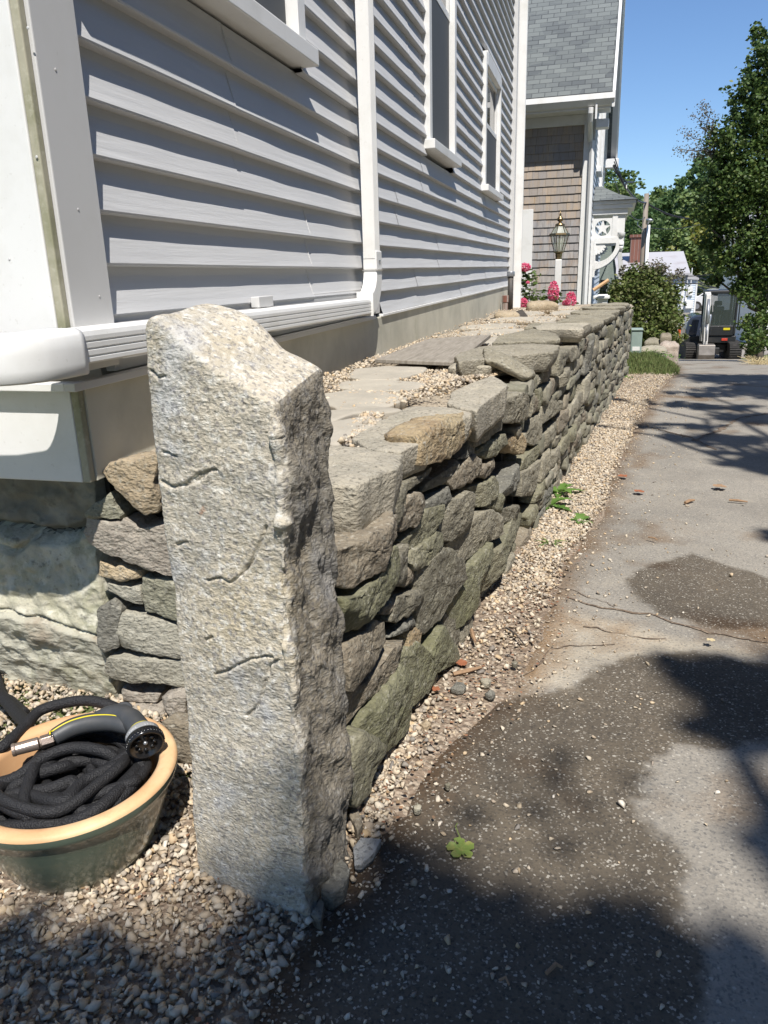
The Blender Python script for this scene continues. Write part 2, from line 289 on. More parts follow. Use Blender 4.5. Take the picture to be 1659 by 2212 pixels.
def npmesh(name, V, Fq, m, parent=None, smooth=False):
    """V (n,3) array, Fq (k,c) array of equal sized faces"""
    me = bpy.data.meshes.new(name); nf, c = Fq.shape
    me.vertices.add(len(V)); me.vertices.foreach_set('co', V.astype(np.float32).ravel())
    me.loops.add(nf*c); me.loops.foreach_set('vertex_index', Fq.astype(np.int32).ravel())
    me.polygons.add(nf); me.polygons.foreach_set('loop_start', np.arange(0, nf*c, c, dtype=np.int32))
    me.update(calc_edges=True); me.validate()
    return link(name, me, m, parent, smooth)
def copy_tree(root, loc, rz=None, scale=None):
    r = root.copy(); COL.objects.link(r); r.location = loc
    if rz is not None: r.rotation_euler = (0, 0, rz)
    if scale: r.scale = scale
    for ch in list(root.children):
        c = ch.copy(); COL.objects.link(c); c.parent = r
    return r
def randrot(n):
    q = rng.normal(size=(n, 4)); q /= np.linalg.norm(q, axis=1)[:, None]; w, x, y, z = q.T
    return np.stack([1-2*(y*y+z*z), 2*(x*y-z*w), 2*(x*z+y*w), 2*(x*y+z*w), 1-2*(x*x+z*z), 2*(y*z-x*w), 2*(x*z-y*w), 2*(y*z+x*w), 1-2*(x*x+y*y)], 1).reshape(n, 3, 3)

def fbm(p, s, o=4): return noise.fractal(Vector(p)*s, 1.0, 2.0, o)

# ---- rock prism: a rounded, chipped stone from a star-shaped outline in a plane (O,U,V,N); outside is +N
def rock(name, pts, O, U, V, N, depth, m, parent=None, res=.012, rnd=.012, amp=.006, bulge=.01, wob=.006, rings=None, top=0.0, seed=None, mb=None, fine=None, crisp=False, facet=1.0):
    sd = random.random()*50 if seed is None else seed
    P = [Vector((p[0], p[1])) for p in pts]; n = len(P)
    area = sum(P[i].x*P[(i+1) % n].y - P[(i+1) % n].x*P[i].y for i in range(n))
    if area < 0: P.reverse()
    B = []
    for i in range(n):
        a, b = P[i], P[(i+1) % n]; k = max(1, int((b-a).length/res))
        for j in range(k): B.append(a.lerp(b, j/k))
    # soften corners
    K = len(B)
    if not crisp: B = [(B[i-1] + B[i]*2 + B[(i+1) % K])/4 for i in range(K)]
    c = sum(B, Vector((0, 0)))/K
    R = sum((b-c).length for b in B)/K
    for i in range(K):
        d = (B[i]-c); f = fbm((B[i].x, B[i].y, sd), 16, 4)*wob*(1.1 if top else 2.2) + fbm((B[i].x, B[i].y, sd), 60, 3)*wob*(.25 if top else .9) + fbm((B[i].x, B[i].y, sd), 4, 2)*wob
        B[i] = c + d*(1 + f/max(.02, d.length))
    nr = rings or max(3, int(R/res*.95))
    prof = []                              # (scale of outline, height)
    for i in range(nr):
        t = i/nr; prof.append((t, bulge*(1-t*t)))
    e = min(.35, rnd/R)
    for w in (0, 22, 45, 68, 90):
        a = radians(w); prof.append((1 - e + e*sin(a), -rnd*(1-cos(a))))
    prof = [q for q in prof[:nr] if q[0] < 1-e-.02] + prof[nr:]
    nd = max(2, int(depth/(res*1.3)))
    for i in range(1, nd+1): prof.append((1 - .10*(i/nd)**2, -rnd - (depth-rnd)*i/nd))
    vs = []; tiltx = random.uniform(-.12, .12); tilty = random.uniform(-.1, .1)
    if top: tiltx = tilty = 0
    rf = random.Random(int(sd*1000)); FC = []
    for _ in range(0 if facet == 0 else 5):
        pass
    CUT = []
    for _ in range(0 if facet == 0 else 7):
        a = rf.uniform(0, 2*pi); ph = radians(rf.uniform(8, 34) if _ < 3 and not top else rf.uniform(35, 78)); ph = pi/2 - ph if _ < 3 and not top else ph
        dx, dy = cos(a), sin(a); sup = max((b.x-c.x)*dx + (b.y-c.y)*dy for b in B)*cos(ph); CUT.append((dx*cos(ph), dy*cos(ph), sin(ph), sup*rf.uniform(.55, .93) if _ < 3 and not top else sup*rf.uniform(.94, 1.02) - rnd*.2))
    for (s_, h) in prof[1:]:
        for b in B:
            q = c + (b-c)*s_; hh = h + (q.x-c.x)*tiltx + (q.y-c.y)*tilty
            if h > -rnd*1.01:
                fd = min([0.0] + [-(fx*(q.x-c.x) + fy*(q.y-c.y) - fo)*fs_ for fx, fy, fo, fs_ in FC]); hh += max(fd, -.035)
            lx_, ly_, lz_ = q.x-c.x, q.y-c.y, hh
            if s_ > .2 or True:
                for nx_, ny_, nz_, dd_ in CUT:
                    over = lx_*nx_ + ly_*ny_ + lz_*nz_ - dd_
                    if 0 < over:
                        over = min(over, .03); lx_ -= nx_*over; ly_ -= ny_*over; lz_ -= nz_*over
            w = O + U*(c.x+lx_) + V*(c.y+ly_) + N*lz_
            pp = w + Vector((sd, sd*.7, 0))
            d1 = fbm(pp, 11, 4)*amp*.9 + (noise.ridged_multi_fractal(pp*26, 1.0, 2.0, 4, 1.0, 2.0)-.8)*amp*.55 + fbm(pp, 70, 3)*amp*(.35 if res < .0085 else .06)
            if fine: d1 += fbm(pp, 60, 3)*fine
            out = (U*(b.x-c.x) + V*(b.y-c.y)).normalized()
            k = min(1, max(0, (s_-.75)/.25)) if h > -rnd*1.01 else 1
            w = w + (N*(1-k) + out*k)*d1 + out*0
            vs.append(w)
    cw = O + U*c.x + V*c.y + N*(prof[0][1]); cw = cw + N*(fbm(cw+Vector((sd, sd*.7, 0)), 9, 4)*amp*1.6)
    fs = []; M_ = len(prof)-1
    vs.append(cw); ci = len(vs)-1
    for j in range(K): fs.append((ci, j, (j+1) % K))
    for i in range(M_-1):
        for j in range(K): fs.append((i*K+j, (i+1)*K+j, (i+1)*K+(j+1) % K, i*K+(j+1) % K))
    fs.append(tuple((M_-1)*K+j for j in range(K))[::-1])
    if mb is not None: mb.add(vs, fs); return None
    b = MB(); b.add(vs, fs); o = b.build(name, m, parent, smooth=True)
    return o
# fix: shade auto-like via sharp angle is unnecessary, bump carries the grain
ZV = Vector((0, 0, 1)); XV = Vector((1, 0, 0)); YV = Vector((0, 1, 0))
WU = Vector((WB, 1, 0)).normalized(); WN = Vector((1, -WB, 0)).normalized()      # along the wall, out of the wall
WO = Vector((WA, 0, 0))
def wallco(p): d = p - WO; return (d.dot(WU), p.z)

def leaves(name, C, size, m, parent=None, updir=.35, smooth=False, aspect=.8):
    """C (n,3) centres; folded diamond leaves, random directions"""
    n = len(C); Rm = randrot(n)
    s = np.asarray(size); s = (s if s.ndim else np.full(n, s))*rng.uniform(.7, 1.3, n)
    base = np.array([[0, -.5, 0], [.5*aspect, -.05, .12], [0, .5, 0], [-.5*aspect, -.05, .12], [.28*aspect, .3, .06], [-.28*aspect, .3, .06]])
    base = base[[0, 1, 4, 2, 5, 3]]
    V = np.einsum('nij,kj->nki', Rm, base)
    V[:, :, 2] *= (1-updir)
    V = V*s[:, None, None] + C[:, None, :]
    F = np.arange(n*6).reshape(n, 6); Fq = np.concatenate([F[:, [0, 1, 2, 3]], F[:, [0, 3, 4, 5]]])
    return npmesh(name, V.reshape(-1, 3), Fq, m, parent, smooth)
def crown_points(blobs, n, shell=.55, clump=None):
    """blobs: (x,y,z,rx,ry,rz) ; points gather into clumps near the surface of each blob"""
    B = np.array(blobs, float); w = B[:, 3]*B[:, 4]*B[:, 5]; w = w**(2/3); w /= w.sum()
    out = []
    for b, k in zip(B, (w*n).astype(int)):
        if k < 1: continue
        nc = max(4, int(k/28)) if clump is None else max(3, int(k/clump))
        d = rng.normal(size=(nc, 3)); d /= np.linalg.norm(d, axis=1)[:, None]
        r = rng.uniform(shell, 1.05, nc)[:, None]; cc = b[:3] + d*r*b[3:6]
        idx = rng.integers(0, nc, k); sp = np.mean(b[3:6])*.17
        out.append(cc[idx] + rng.normal(size=(k, 3))*sp*rng.uniform(.5, 1.3, nc)[idx][:, None])
    return np.concatenate(out)

# ================================================================ GROUND
GY = [(-200, 0), (1.5, 0), (3.75, -.055), (9.4, -.125), (14, -.55), (28, -2.0), (33, -2.1), (62, -2.1), (112, 1.6), (170, 3.0), (900, 3.0)]
def gz(y):
    for (a, za), (b, zb) in zip(GY, GY[1:]):
        if y <= b: return za + (zb-za)*(y-a)/(b-a)
    return GY[-1][1]
gzv = lambda y: np.interp(y, [g[0] for g in GY], [g[1] for g in GY])
def tz(y): return .695 - .0095*max(0, y-2)           # level of the flagstone terrace
def sheet(name, xs, ys, zf, m, kind='structure', smooth=True):
    X, Y = np.meshgrid(xs, ys); Z = zf(X, Y); V = np.stack([X, Y, Z], -1).reshape(-1, 3)
    r, c = X.shape; i = np.arange(r*c).reshape(r, c)
    Fq = np.stack([i[:-1, :-1], i[:-1, 1:], i[1:, 1:], i[1:, :-1]], -1).reshape(-1, 4)
    o = npmesh(name, V, Fq, m, None, smooth)
    if kind: o['kind'] = kind
    return o
ys = np.unique(np.concatenate([np.array([-300, -50, -10]), np.linspace(-5, 34, 60), np.array([45, 62, 80, 95, 112, 140, 170, 300, 900])]))
sheet('ground', np.array([-600, -100, -20, -5, -1.7, 0, 3, 6, 20, 60, 200, 600.]), ys, lambda X, Y: gzv(Y) - .012, MT['grassland'])

EDGE = [(-.50, -4), (-.50, .5), (-.455, .804), (-.412, 1.005), (-.385, 1.18), (-.36, 1.257), (-.347, 1.41), (-.299, 1.604), (-.17, 1.9), (-.11, 2.37), (-.063, 3.0), (.08, 3.68), (.19, 4.9), (.35, 6.05), (.60, 7.79), (.90, 9.26), (1.05, 10.2), (1.33, 13.5), (1.9, 24), (1.7, 34), (1.0, 62)]
REDGE = [(3.0, -4), (3.0, .5), (3.1, 9), (3.35, 14), (4.7, 28), (9, 34), (16, 62)]
ey = np.array([e[1] for e in EDGE]); ex = np.array([e[0] for e in EDGE]); ry = np.array([e[1] for e in REDGE]); rx = np.array([e[0] for e in REDGE])
def edge_x(y, ey=ey, ex=ex): return np.interp(y, ey, ex)
def seg_dist(X, Y, poly, closed=True):
    d = np.full(X.shape, 1e9); ins = np.zeros(X.shape, bool); n = len(poly)
    for i in range(n if closed else n-1):
        ax, ay = poly[i]; bx, by = poly[(i+1) % n]
        t = np.clip(((X-ax)*(bx-ax) + (Y-ay)*(by-ay))/((bx-ax)**2 + (by-ay)**2 + 1e-12), 0, 1)
        d = np.minimum(d, np.hypot(X-ax-t*(bx-ax), Y-ay-t*(by-ay)))
        if closed: ins ^= ((ay > Y) != (by > Y)) & (X < (bx-ax)*(Y-ay)/(by-ay+1e-12) + ax)
    return np.where(ins, d, -d) if closed else d
def gp(pts): return [tuple(atz(px, py, 0)[:2]) for px, py in pts]
# driveway: one sheet whose left edge follows the crumbling border of the paving
dy = np.concatenate([np.arange(-4, .3, .1), np.arange(.3, 4.2, .016), np.arange(4.2, 10, .05), np.arange(10, 34, .5), np.arange(34, 63, 4)])
du = np.concatenate([np.linspace(0, .62, 170, endpoint=False), np.linspace(.62, 1, 60)])
Uu, Yy = np.meshgrid(du, dy)
jit = np.array([noise.fractal(Vector((y*6, 3.1, 0)), 1, 2, 5)*.045 + noise.noise(Vector((y*28, 1.1, 0)))*.012 for y in dy])[:, None]
Xl = edge_x(Yy) + np.where(Yy < 12, jit, 0); Xr = np.interp(Yy, ry, rx); XX = Xl + (Xr-Xl)*Uu
ZZ = gzv(Yy) + .004
V = np.stack([XX, Yy, ZZ], -1).reshape(-1, 3); r_, c_ = XX.shape; ii = np.arange(r_*c_).reshape(r_, c_)
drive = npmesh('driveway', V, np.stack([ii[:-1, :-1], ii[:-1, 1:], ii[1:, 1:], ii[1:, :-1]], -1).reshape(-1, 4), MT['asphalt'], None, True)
drive['kind'] = 'structure'
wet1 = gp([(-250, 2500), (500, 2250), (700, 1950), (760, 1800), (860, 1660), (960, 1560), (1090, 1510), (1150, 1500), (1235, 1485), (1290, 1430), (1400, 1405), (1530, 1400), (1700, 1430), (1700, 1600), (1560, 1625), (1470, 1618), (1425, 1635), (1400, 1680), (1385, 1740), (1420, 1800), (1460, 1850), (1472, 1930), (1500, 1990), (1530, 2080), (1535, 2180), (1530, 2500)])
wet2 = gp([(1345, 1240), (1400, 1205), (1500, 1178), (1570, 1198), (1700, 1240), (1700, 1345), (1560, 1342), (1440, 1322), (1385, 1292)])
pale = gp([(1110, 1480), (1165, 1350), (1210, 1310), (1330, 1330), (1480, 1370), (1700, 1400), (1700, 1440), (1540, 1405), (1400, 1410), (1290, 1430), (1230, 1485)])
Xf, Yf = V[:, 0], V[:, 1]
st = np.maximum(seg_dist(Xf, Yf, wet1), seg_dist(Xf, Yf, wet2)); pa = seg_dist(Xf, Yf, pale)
# brown soil spilling from the bed towards the paving
sb = gp([(880, 1700), (930, 1600), (1000, 1500), (1090, 1400), (1150, 1300), (1200, 1210), (1215, 1215), (1200, 1290), (1150, 1400), (1110, 1500), (1020, 1590), (940, 1700), (870, 1800), (800, 1850), (790, 1830)])
gr = .075 - (Xf - np.interp(Yf, ey, ex)) + .05*np.array([noise.noise(Vector((a*3, b*3, 8))) for a, b in zip(Xf, Yf)])
blot = np.array([noise.fractal(Vector((a*2.3, b*2.3, 31)), 1, 2, 3) for a, b in zip(Xf, Yf)])
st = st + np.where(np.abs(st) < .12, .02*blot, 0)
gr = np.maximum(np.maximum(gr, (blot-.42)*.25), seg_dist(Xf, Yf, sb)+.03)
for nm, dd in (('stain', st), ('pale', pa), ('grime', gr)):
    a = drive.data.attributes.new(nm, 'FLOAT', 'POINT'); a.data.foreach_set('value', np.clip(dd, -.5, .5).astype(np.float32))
# crack filled with grit
def crack(pts, w):
    P = [atz(px, py, 0) for px, py in pts]; L_, R2 = [], []
    Q = []
    for a, b in zip(P, P[1:]):
        k = max(2, int((b-a).length/.02)); Q += [a.lerp(b, j/k) for j in range(k)]
    Q.append(P[-1])
    for i, p in enumerate(Q):
        t = (Q[min(i+1, len(Q)-1)] - Q[max(0, i-1)]).normalized(); nn = Vector((-t.y, t.x, 0))
        off = noise.fractal(Vector((p.x*14, p.y*14, 2)), 1, 2, 4)*.025; ww = w*(.35 + abs(noise.noise(Vector((p.x*9, p.y*9, 7))))*1.7)
        q = p + nn*off; L_.append((q.x+nn.x*ww, q.y+nn.y*ww, gz(q.y)+.0075)); R2.append((q.x-nn.x*ww, q.y-nn.y*ww, gz(q.y)+.0075))
    return L_, R2
mb = MB()
for pts, w in (([(1225, 1278), (1300, 1300), (1370, 1312), (1440, 1330), (1520, 1350), (1600, 1368), (1680, 1385)], .007), ([(1130, 1455), (1190, 1395), (1250, 1390), (1330, 1385)], .0035), ([(1260, 1345), (1350, 1362), (1440, 1372)], .003), ([(1180, 1250), (1240, 1262), (1330, 1300)], .003),
               ([(1500, 930), (1560, 905), (1600, 880), (1660, 870)], .02), ([(1400, 900), (1500, 925), (1550, 950)], .012)):
    A, B_ = crack(pts, w); n = len(A); mb.add(A+B_, [(i, i+1, n+i+1, n+i) for i in range(n-1)])
o = mb.build('driveway_crack', MT['soil']); o['kind'] = 'structure'
# bed of soil and gravel beside the paving, gravel yard by the house, raised terrace
def strip_z(X, Y): return gzv(Y) + .012
bx_y = np.arange(.2, 9.8, .03)
V = []; 
for y in bx_y:
    xl = WA + WB*y - .25 if y > 1.3 else -2.2; xr = float(edge_x(y)) + .05
    for k in range(15):
        u = k/14; x = xl + (xr-xl)*u; V.append((x, y, gz(y) + .016*(1-u**6)*min(1, 1) - .006*(u > .93) + noise.fractal(Vector((x*5, y*5, 0)), 1, 2, 3)*.006))
V = np.array(V); i = np.arange(len(V)).reshape(-1, 15)
bed = npmesh('gravel_ground', V, np.stack([i[:-1, :-1], i[:-1, 1:], i[1:, 1:], i[1:, :-1]], -1).reshape(-1, 4), MT['gravelbed'], None, True); bed['kind'] = 'structure'
# terrace sheet
ty = np.arange(1.62, 11.6, .06); V = []
for y in ty:
    for k in range(16):
        xl, xr = -1.10, min(WA + WB*y - .05, .5) ; x = xl + (xr-xl)*k/15
        z = tz(y) - .028 + noise.fractal(Vector((x*3, y*2, 5)), 1, 2, 4)*.018
        V.append((x, y, z))
V = np.array(V); i = np.arange(len(V)).reshape(-1, 16)
ter = npmesh('terrace_ground', V, np.stack([i[:-1, :-1], i[:-1, 1:], i[1:, 1:], i[1:, :-1]], -1).reshape(-1, 4), MT['dust'], None, True); ter['kind'] = 'structure'

# ================================================================ GRAVEL
hulls = []
for k in range(10):
    bm = bmesh.new()
    for _ in range(11):
        v = Vector(rng.normal(size=3)); v.normalize(); bm.verts.new(v*random.uniform(.8, 1.05))
    r = bmesh.ops.convex_hull(bm, input=bm.verts[:])
    bmesh.ops.delete(bm, geom=[g for g in r['geom_interior'] + r['geom_unused'] if isinstance(g, bmesh.types.BMVert)], context='VERTS')
    bmesh.ops.triangulate(bm, faces=bm.faces[:]); bm.verts.index_update()
    hulls.append((np.array([v.co[:] for v in bm.verts]), np.array([[v.index for v in f.verts] for f in bm.faces]))); bm.free()
def pebbles(name, P, size, m, lo=.6, hi=1.5, kind='stuff', label=None, flat=.62):
    P = np.asarray(P, float); n = len(P); Vs, Fs, off = [], [], 0; which = rng.integers(0, len(hulls), n)
    for k, (hv, hf) in enumerate(hulls):
        q = P[which == k]; c = len(q)
        if not c: continue
        s = size*np.exp(rng.normal(0, .42, c)).clip(lo*.65, hi*1.35); an = np.stack([np.ones(c), rng.uniform(.6, .95, c), rng.uniform(.4, .8, c)*flat/.62], 1)*s[:, None]
        Rm = randrot(c); v = np.einsum('nij,nkj->nki', Rm, hv[None]*an[:, None, :]); v[:, :, 2] *= .8
        v += q[:, None, :]; v[:, :, 2] += s[:, None]*.2
        Vs.append(v.reshape(-1, 3)); Fs.append((hf[None] + (np.arange(c)*len(hv))[:, None, None]).reshape(-1, 3) + off); off += c*len(hv)
    o = npmesh(name, np.concatenate(Vs), np.concatenate(Fs), m); o['kind'] = kind
    if label: o['label'] = label
    return o
POT = (-.94, 1.075)
n = 18000; x = rng.uniform(-1.75, -.36, n); y = rng.uniform(.55, 1.72, n)
keep = (x < edge_x(y) - .004 + rng.normal(0, .012, n)) & (np.hypot(x-POT[0], y-POT[1]) > .11) & ~((x > -.64) & (x < -.44) & (y > 1.07) & (y < 1.2))
x, y = x[keep], y[keep]; z = .012 + rng.uniform(-.002, .010, len(x))
pebbles('yard_gravel', np.stack([x, y, z], 1), .0079, MT['gravel'], label='loose tan pea gravel on the ground around the pot and the granite post')
def strip_pts(n, y0, y1, dens):
    y = y0 + (y1-y0)*rng.uniform(0, 1, n); xl = WA+WB*y+.005; xr = edge_x(y); u = rng.uniform(0, 1.04, n)**.9; x = xl + (xr-xl)*u + rng.normal(0, .012, n)
    k = dens(x, y, u) > rng.uniform(0, 1, n); x, y = x[k], y[k]
    return np.stack([x, y, gzv(y) + .012 + rng.uniform(-.002, .01, len(x))], 1)
def dn(x, y, u):
    near = np.clip((y-1.9)/.9, 0, 1); return np.where(y < 2.6, .16 + .84*near*np.clip(1.25-u*(1.3-near*.5), 0, 1) + .15*(u < .35), 1.0)*np.where(u > .93, .4, 1)
strip = np.concatenate([strip_pts(5200, 1.22, 3.4, dn), strip_pts(12000, 3.2, 6.2, dn), strip_pts(7000, 6, 9.5, dn)])
pebbles('wall_gravel', strip, .0080, MT['gravel'], label='strip of loose tan gravel between the stone wall and the driveway')
# stray pebbles on the paving: fall off with the distance from the strip
n = 1500; y = .8 + 8*rng.uniform(0, 1, n)**1.3; x = edge_x(y) + np.abs(rng.exponential(.16, n)); pebbles('stray_pebbles', np.stack([x, y, gzv(y)+.006], 1), .0052, MT['gravel'], label='scattered small pebbles lying on the driveway')
n = 60; y = rng.uniform(.9, 4, n); x = edge_x(y) + rng.uniform(0.05, 1.2, n); pebbles('stray_pebbles', np.stack([x, y, gzv(y)+.007], 1), .008, MT['gravel'], label='few larger pebbles lying far out on the driveway')

# ================================================================ TERRACE PAVING
fl = MB()
def top_rock(pts, z, th, m=None, name=None, parent=None, mb=None, **k):
    P = [(p.x, p.y) for p in pts]
    return rock(name or 'slab', P, Vector((0, 0, z)), XV, YV, ZV, th, m, parent, mb=mb, top=1, **k)
for pts in ([(180, 600), (150, 500), (400, 455), (690, 480), (900, 540), (760, 590), (500, 640), (300, 640)], [(270, 440), (300, 390), (600, 372), (1050, 395), (1040, 430), (900, 470), (500, 470)],
            [(380, 350), (430, 275), (700, 250), (1080, 262), (1060, 300), (800, 370), (500, 375)], [(100, 720), (180, 645), (400, 640), (560, 600), (720, 620), (900, 640), (760, 668), (450, 675), (250, 740)],
            [(150, 940), (200, 755), (550, 690), (690, 720), (560, 820), (370, 895), (290, 955)]):
    top_rock([atz(*c2(*p), .70) for p in pts], .70, .05, mb=fl, res=.018, rnd=.006, amp=.003, bulge=.002, wob=.008)
for (y, x0, x1, dy_) in ((4.6, -.95, -.45, .6), (5.3, -.9, -.35, .7), (6.1, -1.0, -.55, .6), (6.2, -.48, -.2, .7), (7.0, -.9, -.3, .8), (8.1, -.95, -.5, .8), (8.2, -.42, -.05, .9), (9.2, -.8, -.1, .9), (3.9, -1.02, -.7, .45)):
    pts = [Vector((x0, y, 0)), Vector((x1-.05, y-.05, 0)), Vector((x1, y+dy_*.5, 0)), Vector((x1-.1, y+dy_*.9, 0)), Vector((x0+.1, y+dy_*.85, 0)), Vector((x0-.03, y+dy_*.4, 0))]
    top_rock(pts, tz(y)+.002, .05, mb=fl, res=.05, rnd=.01, amp=.006, bulge=.004, wob=.03)
o = fl.build('flagstone_paving', MT['flag'], smooth=True); o['kind'] = 'structure'
gp_ = []
for a, b, n, w in (((-1.05, 3.0), (-.5, 3.2), 500, .10), ((-.95, 2.2), (-.85, 2.9), 260, .06), ((-.62, 2.75), (-.42, 3.5), 900, .09), ((-.72, 2.3), (-.55, 2.55), 120, .03), ((-.55, 1.75), (-.62, 2.2), 130, .02), ((-1.05, 3.7), (-.6, 4.2), 600, .10), ((-.5, 3.6), (-.45, 4.4), 700, .10),
                   ((-1.0, 5), (-.4, 6), 700, .25), ((-1.0, 6.5), (-.2, 8), 900, .25), ((-1.0, 8.5), (-.1, 9.6), 900, .25), ((-.7, 9), (.2, 10), 500, .2), ((-1.02, 2.6), (-1.04, 5), 500, .04), ((-.8, 2.55), (-.5, 2.6), 150, .03)):
    n = int(n*1.6); t = rng.uniform(0, 1, n); x = a[0]+(b[0]-a[0])*t + rng.normal(0, w, n); y = a[1]+(b[1]-a[1])*t + rng.normal(0, w, n)
    k = (x > -1.08) & (x < WA+WB*y-.12); gp_.append(np.stack([x[k], y[k], np.array([tz(q)+.004 for q in y[k]])], 1))
pebbles('terrace_gravel', np.concatenate(gp_), .0078, MT['gravel'], label='patches of tan gravel spread between the flagstones on top of the wall')

# ================================================================ DRY STONE WALL
wall = wempty('stone_wall', (-.2, 4, -.1), 'long dry stone retaining wall of stacked grey fieldstone beside the driveway', 'stone wall')
def wtop(y): return float(np.interp(y, [1.2, 3.5, 4.2, 6, 8, 10], [.64, .655, .69, .665, .635, .60]))
core = MB(); ycs = np.arange(1.32, 9.55, .25)
for a, b in zip(ycs, np.append(ycs[1:], 9.5)):
    core.box((WA+WB*a-(.42 if a > 1.6 else .16), a, gz(a)-.05), (WA+WB*a-.085, b, wtop(a)-.045))
core.box((-1.30, 1.72, 0), (-.6, 1.9, .60)); core.box((-1.22, 1.86, .0), (-.75, 2.2, .62))
core.build('wall_core', MT['core'], wall)
usedpolys = []
def face_stone(conv, pts, m, proud=.0, depth=.12, z0=0, name='stone', **k):
    P3 = [atw(*conv(*p), proud) for p in pts]; P = [wallco(p - WN*0) for p in P3]; usedpolys.append(P)
    kk = dict(res=.008, rnd=.004, amp=.0065, bulge=.002, wob=.004, crisp=True); kk.update(k)
    return rock(name, P, WO + WN*proud, WU, ZV, WN, depth, m, wall, **kk)
F = [(c4, [(130,640),(110,400),(230,350),(400,230),(470,130),(525,160),(525,290),(430,480),(290,600),(240,635)], PURPLE, .03),
 (c4, [(345,225),(455,105),(460,215),(380,220)], BROWN, 0), (c4, [(535,272),(525,120),(600,10),(660,20),(690,60),(690,140),(610,230)], BROWN, .01),
 (c4, [(135,700),(230,690),(440,490),(500,370),(530,360),(545,500),(520,590),(400,760),(270,910),(165,950),(145,900)], MOSSY, .03),
 (c4, [(530,330),(610,250),(690,110),(780,90),(790,150),(740,260),(650,340),(560,400)], GGREEN, 0), (c4, [(580,450),(620,390),(760,260),(805,270),(800,350),(720,470),(610,525)], GGREEN, .012),
 (c4, [(810,170),(850,60),(960,0),(1000,60),(990,180),(930,260),(870,330),(812,320)], GREY, .012), (c4, [(650,600),(660,520),(800,360),(850,380),(860,430),(905,440),(920,570),(860,680),(790,830),(700,940),(655,930)], DGREY, .016),
 (c4, [(530,560),(560,490),(590,500),(595,580),(535,640)], PURPLE, 0), (c4, [(395,800),(410,760),(490,680),(500,700),(470,780),(420,800)], PURPLE, 0), (c4, [(465,850),(500,690),(590,650),(655,640),(660,720),(600,800),(500,860)], DGREY, .01),
 (c4, [(455,965),(470,930),(590,820),(620,870),(560,910)], SLATE, 0), (c4, [(560,930),(640,870),(655,900),(640,1000),(570,1065)], ORANGE, 0), (c4, [(160,1040),(330,880),(370,850),(430,860),(440,980),(330,1160),(200,1310),(165,1300)], BROWN, .02),
 (c4, [(175,1330),(300,1250),(400,1090),(450,1000),(530,970),(565,1000),(555,1080),(400,1270),(300,1390),(190,1560)], BROWN, .01),
 (c4, [(180,1670),(300,1560),(330,1570),(430,1670),(345,1850),(330,1960),(250,2065),(175,2030)], GGREEN, .035), (c4, [(300,1560),(330,1440),(430,1330),(530,1150),(580,1250),(590,1440),(580,1560),(460,1690),(380,1760),(330,1660)], MOSSY, .028),
 (c4, [(560,1080),(650,990),(710,1060),(770,900),(800,885),(870,1010),(870,1110),(750,1190),(700,1310),(600,1430),(580,1250)], MOSSY, .02), (c4, [(790,930),(810,810),(860,780),(890,880),(885,1000),(865,1000)], DGREY, 0),
 (c4, [(860,760),(870,690),(930,560),(1000,470),(1080,335),(1110,350),(1080,420),(1020,600),(1010,760),(940,870),(890,930)], MOSSY, .02), (c4, [(880,350),(1010,170),(1085,120),(1180,160),(1180,250),(1110,310),(1080,325),(1010,420),(925,515),(905,430)], GREY, .012),
 (c4, [(1012,680),(1022,600),(1090,425),(1180,335),(1310,125),(1370,150),(1330,240),(1200,430),(1090,650),(1040,700)], GGREEN, .02), (c4, [(1040,105),(1165,10),(1185,20),(1180,140),(1100,112)], GGREEN, 0), (c4, [(1190,115),(1300,85),(1310,110),(1250,190),(1200,220)], DGREY, 0),
 (c2, [(895,1390),(920,1290),(1130,1160),(1140,1210),(1030,1290)], DGREY, 0), (c2, [(1085,1400),(1120,1300),(1240,1200),(1340,1090),(1330,1200),(1210,1320)], DGREY, -.01),
 (c2, [(1090,1510),(1230,1390),(1310,1320),(1310,1470),(1230,1560),(1110,1600)], SLATE, 0), (c2, [(1300,1290),(1380,1200),(1500,1060),(1590,1100),(1590,1180),(1480,1290),(1350,1370)], BROWN, .01), (c2, [(1390,1090),(1480,930),(1530,990),(1500,1060)], SLATE, .0),
 (c3, [(160,1360),(230,1270),(370,1210),(390,1290),(330,1330),(210,1410)], GGREEN, .0), (c3, [(390,1300),(390,1250),(470,1210),(490,1290),(470,1370),(420,1370)], ORANGE, 0), (c3, [(150,1540),(160,1480),(270,1395),(280,1460),(200,1550)], PURPLE, 0),
 (c3, [(495,1290),(560,1100),(620,1050),(610,1250),(560,1300)], GREY, 0), (c3, [(630,1140),(640,1000),(690,950),(800,960),(790,1020),(700,1090)], GREY, 0), (c3, [(140,1630),(290,1540),(320,1600),(300,1700),(160,1790)], GGREEN, .01), (c3, [(330,1690),(380,1560),(480,1430),(490,1560),(430,1650),(370,1700)], SLATE, .01),
 (c3, [(490,1500),(500,1400),(600,1290),(620,1350),(600,1400)], GGREEN, 0), (c3, [(480,1700),(490,1520),(610,1420),(610,1600),(560,1680)], GREY, .01), (c3, [(625,1600),(640,1420),(700,1330),(690,1500)], GREY, .01)]
for conv, pts, m, pr in F: face_stone(conv, pts, m, pr)
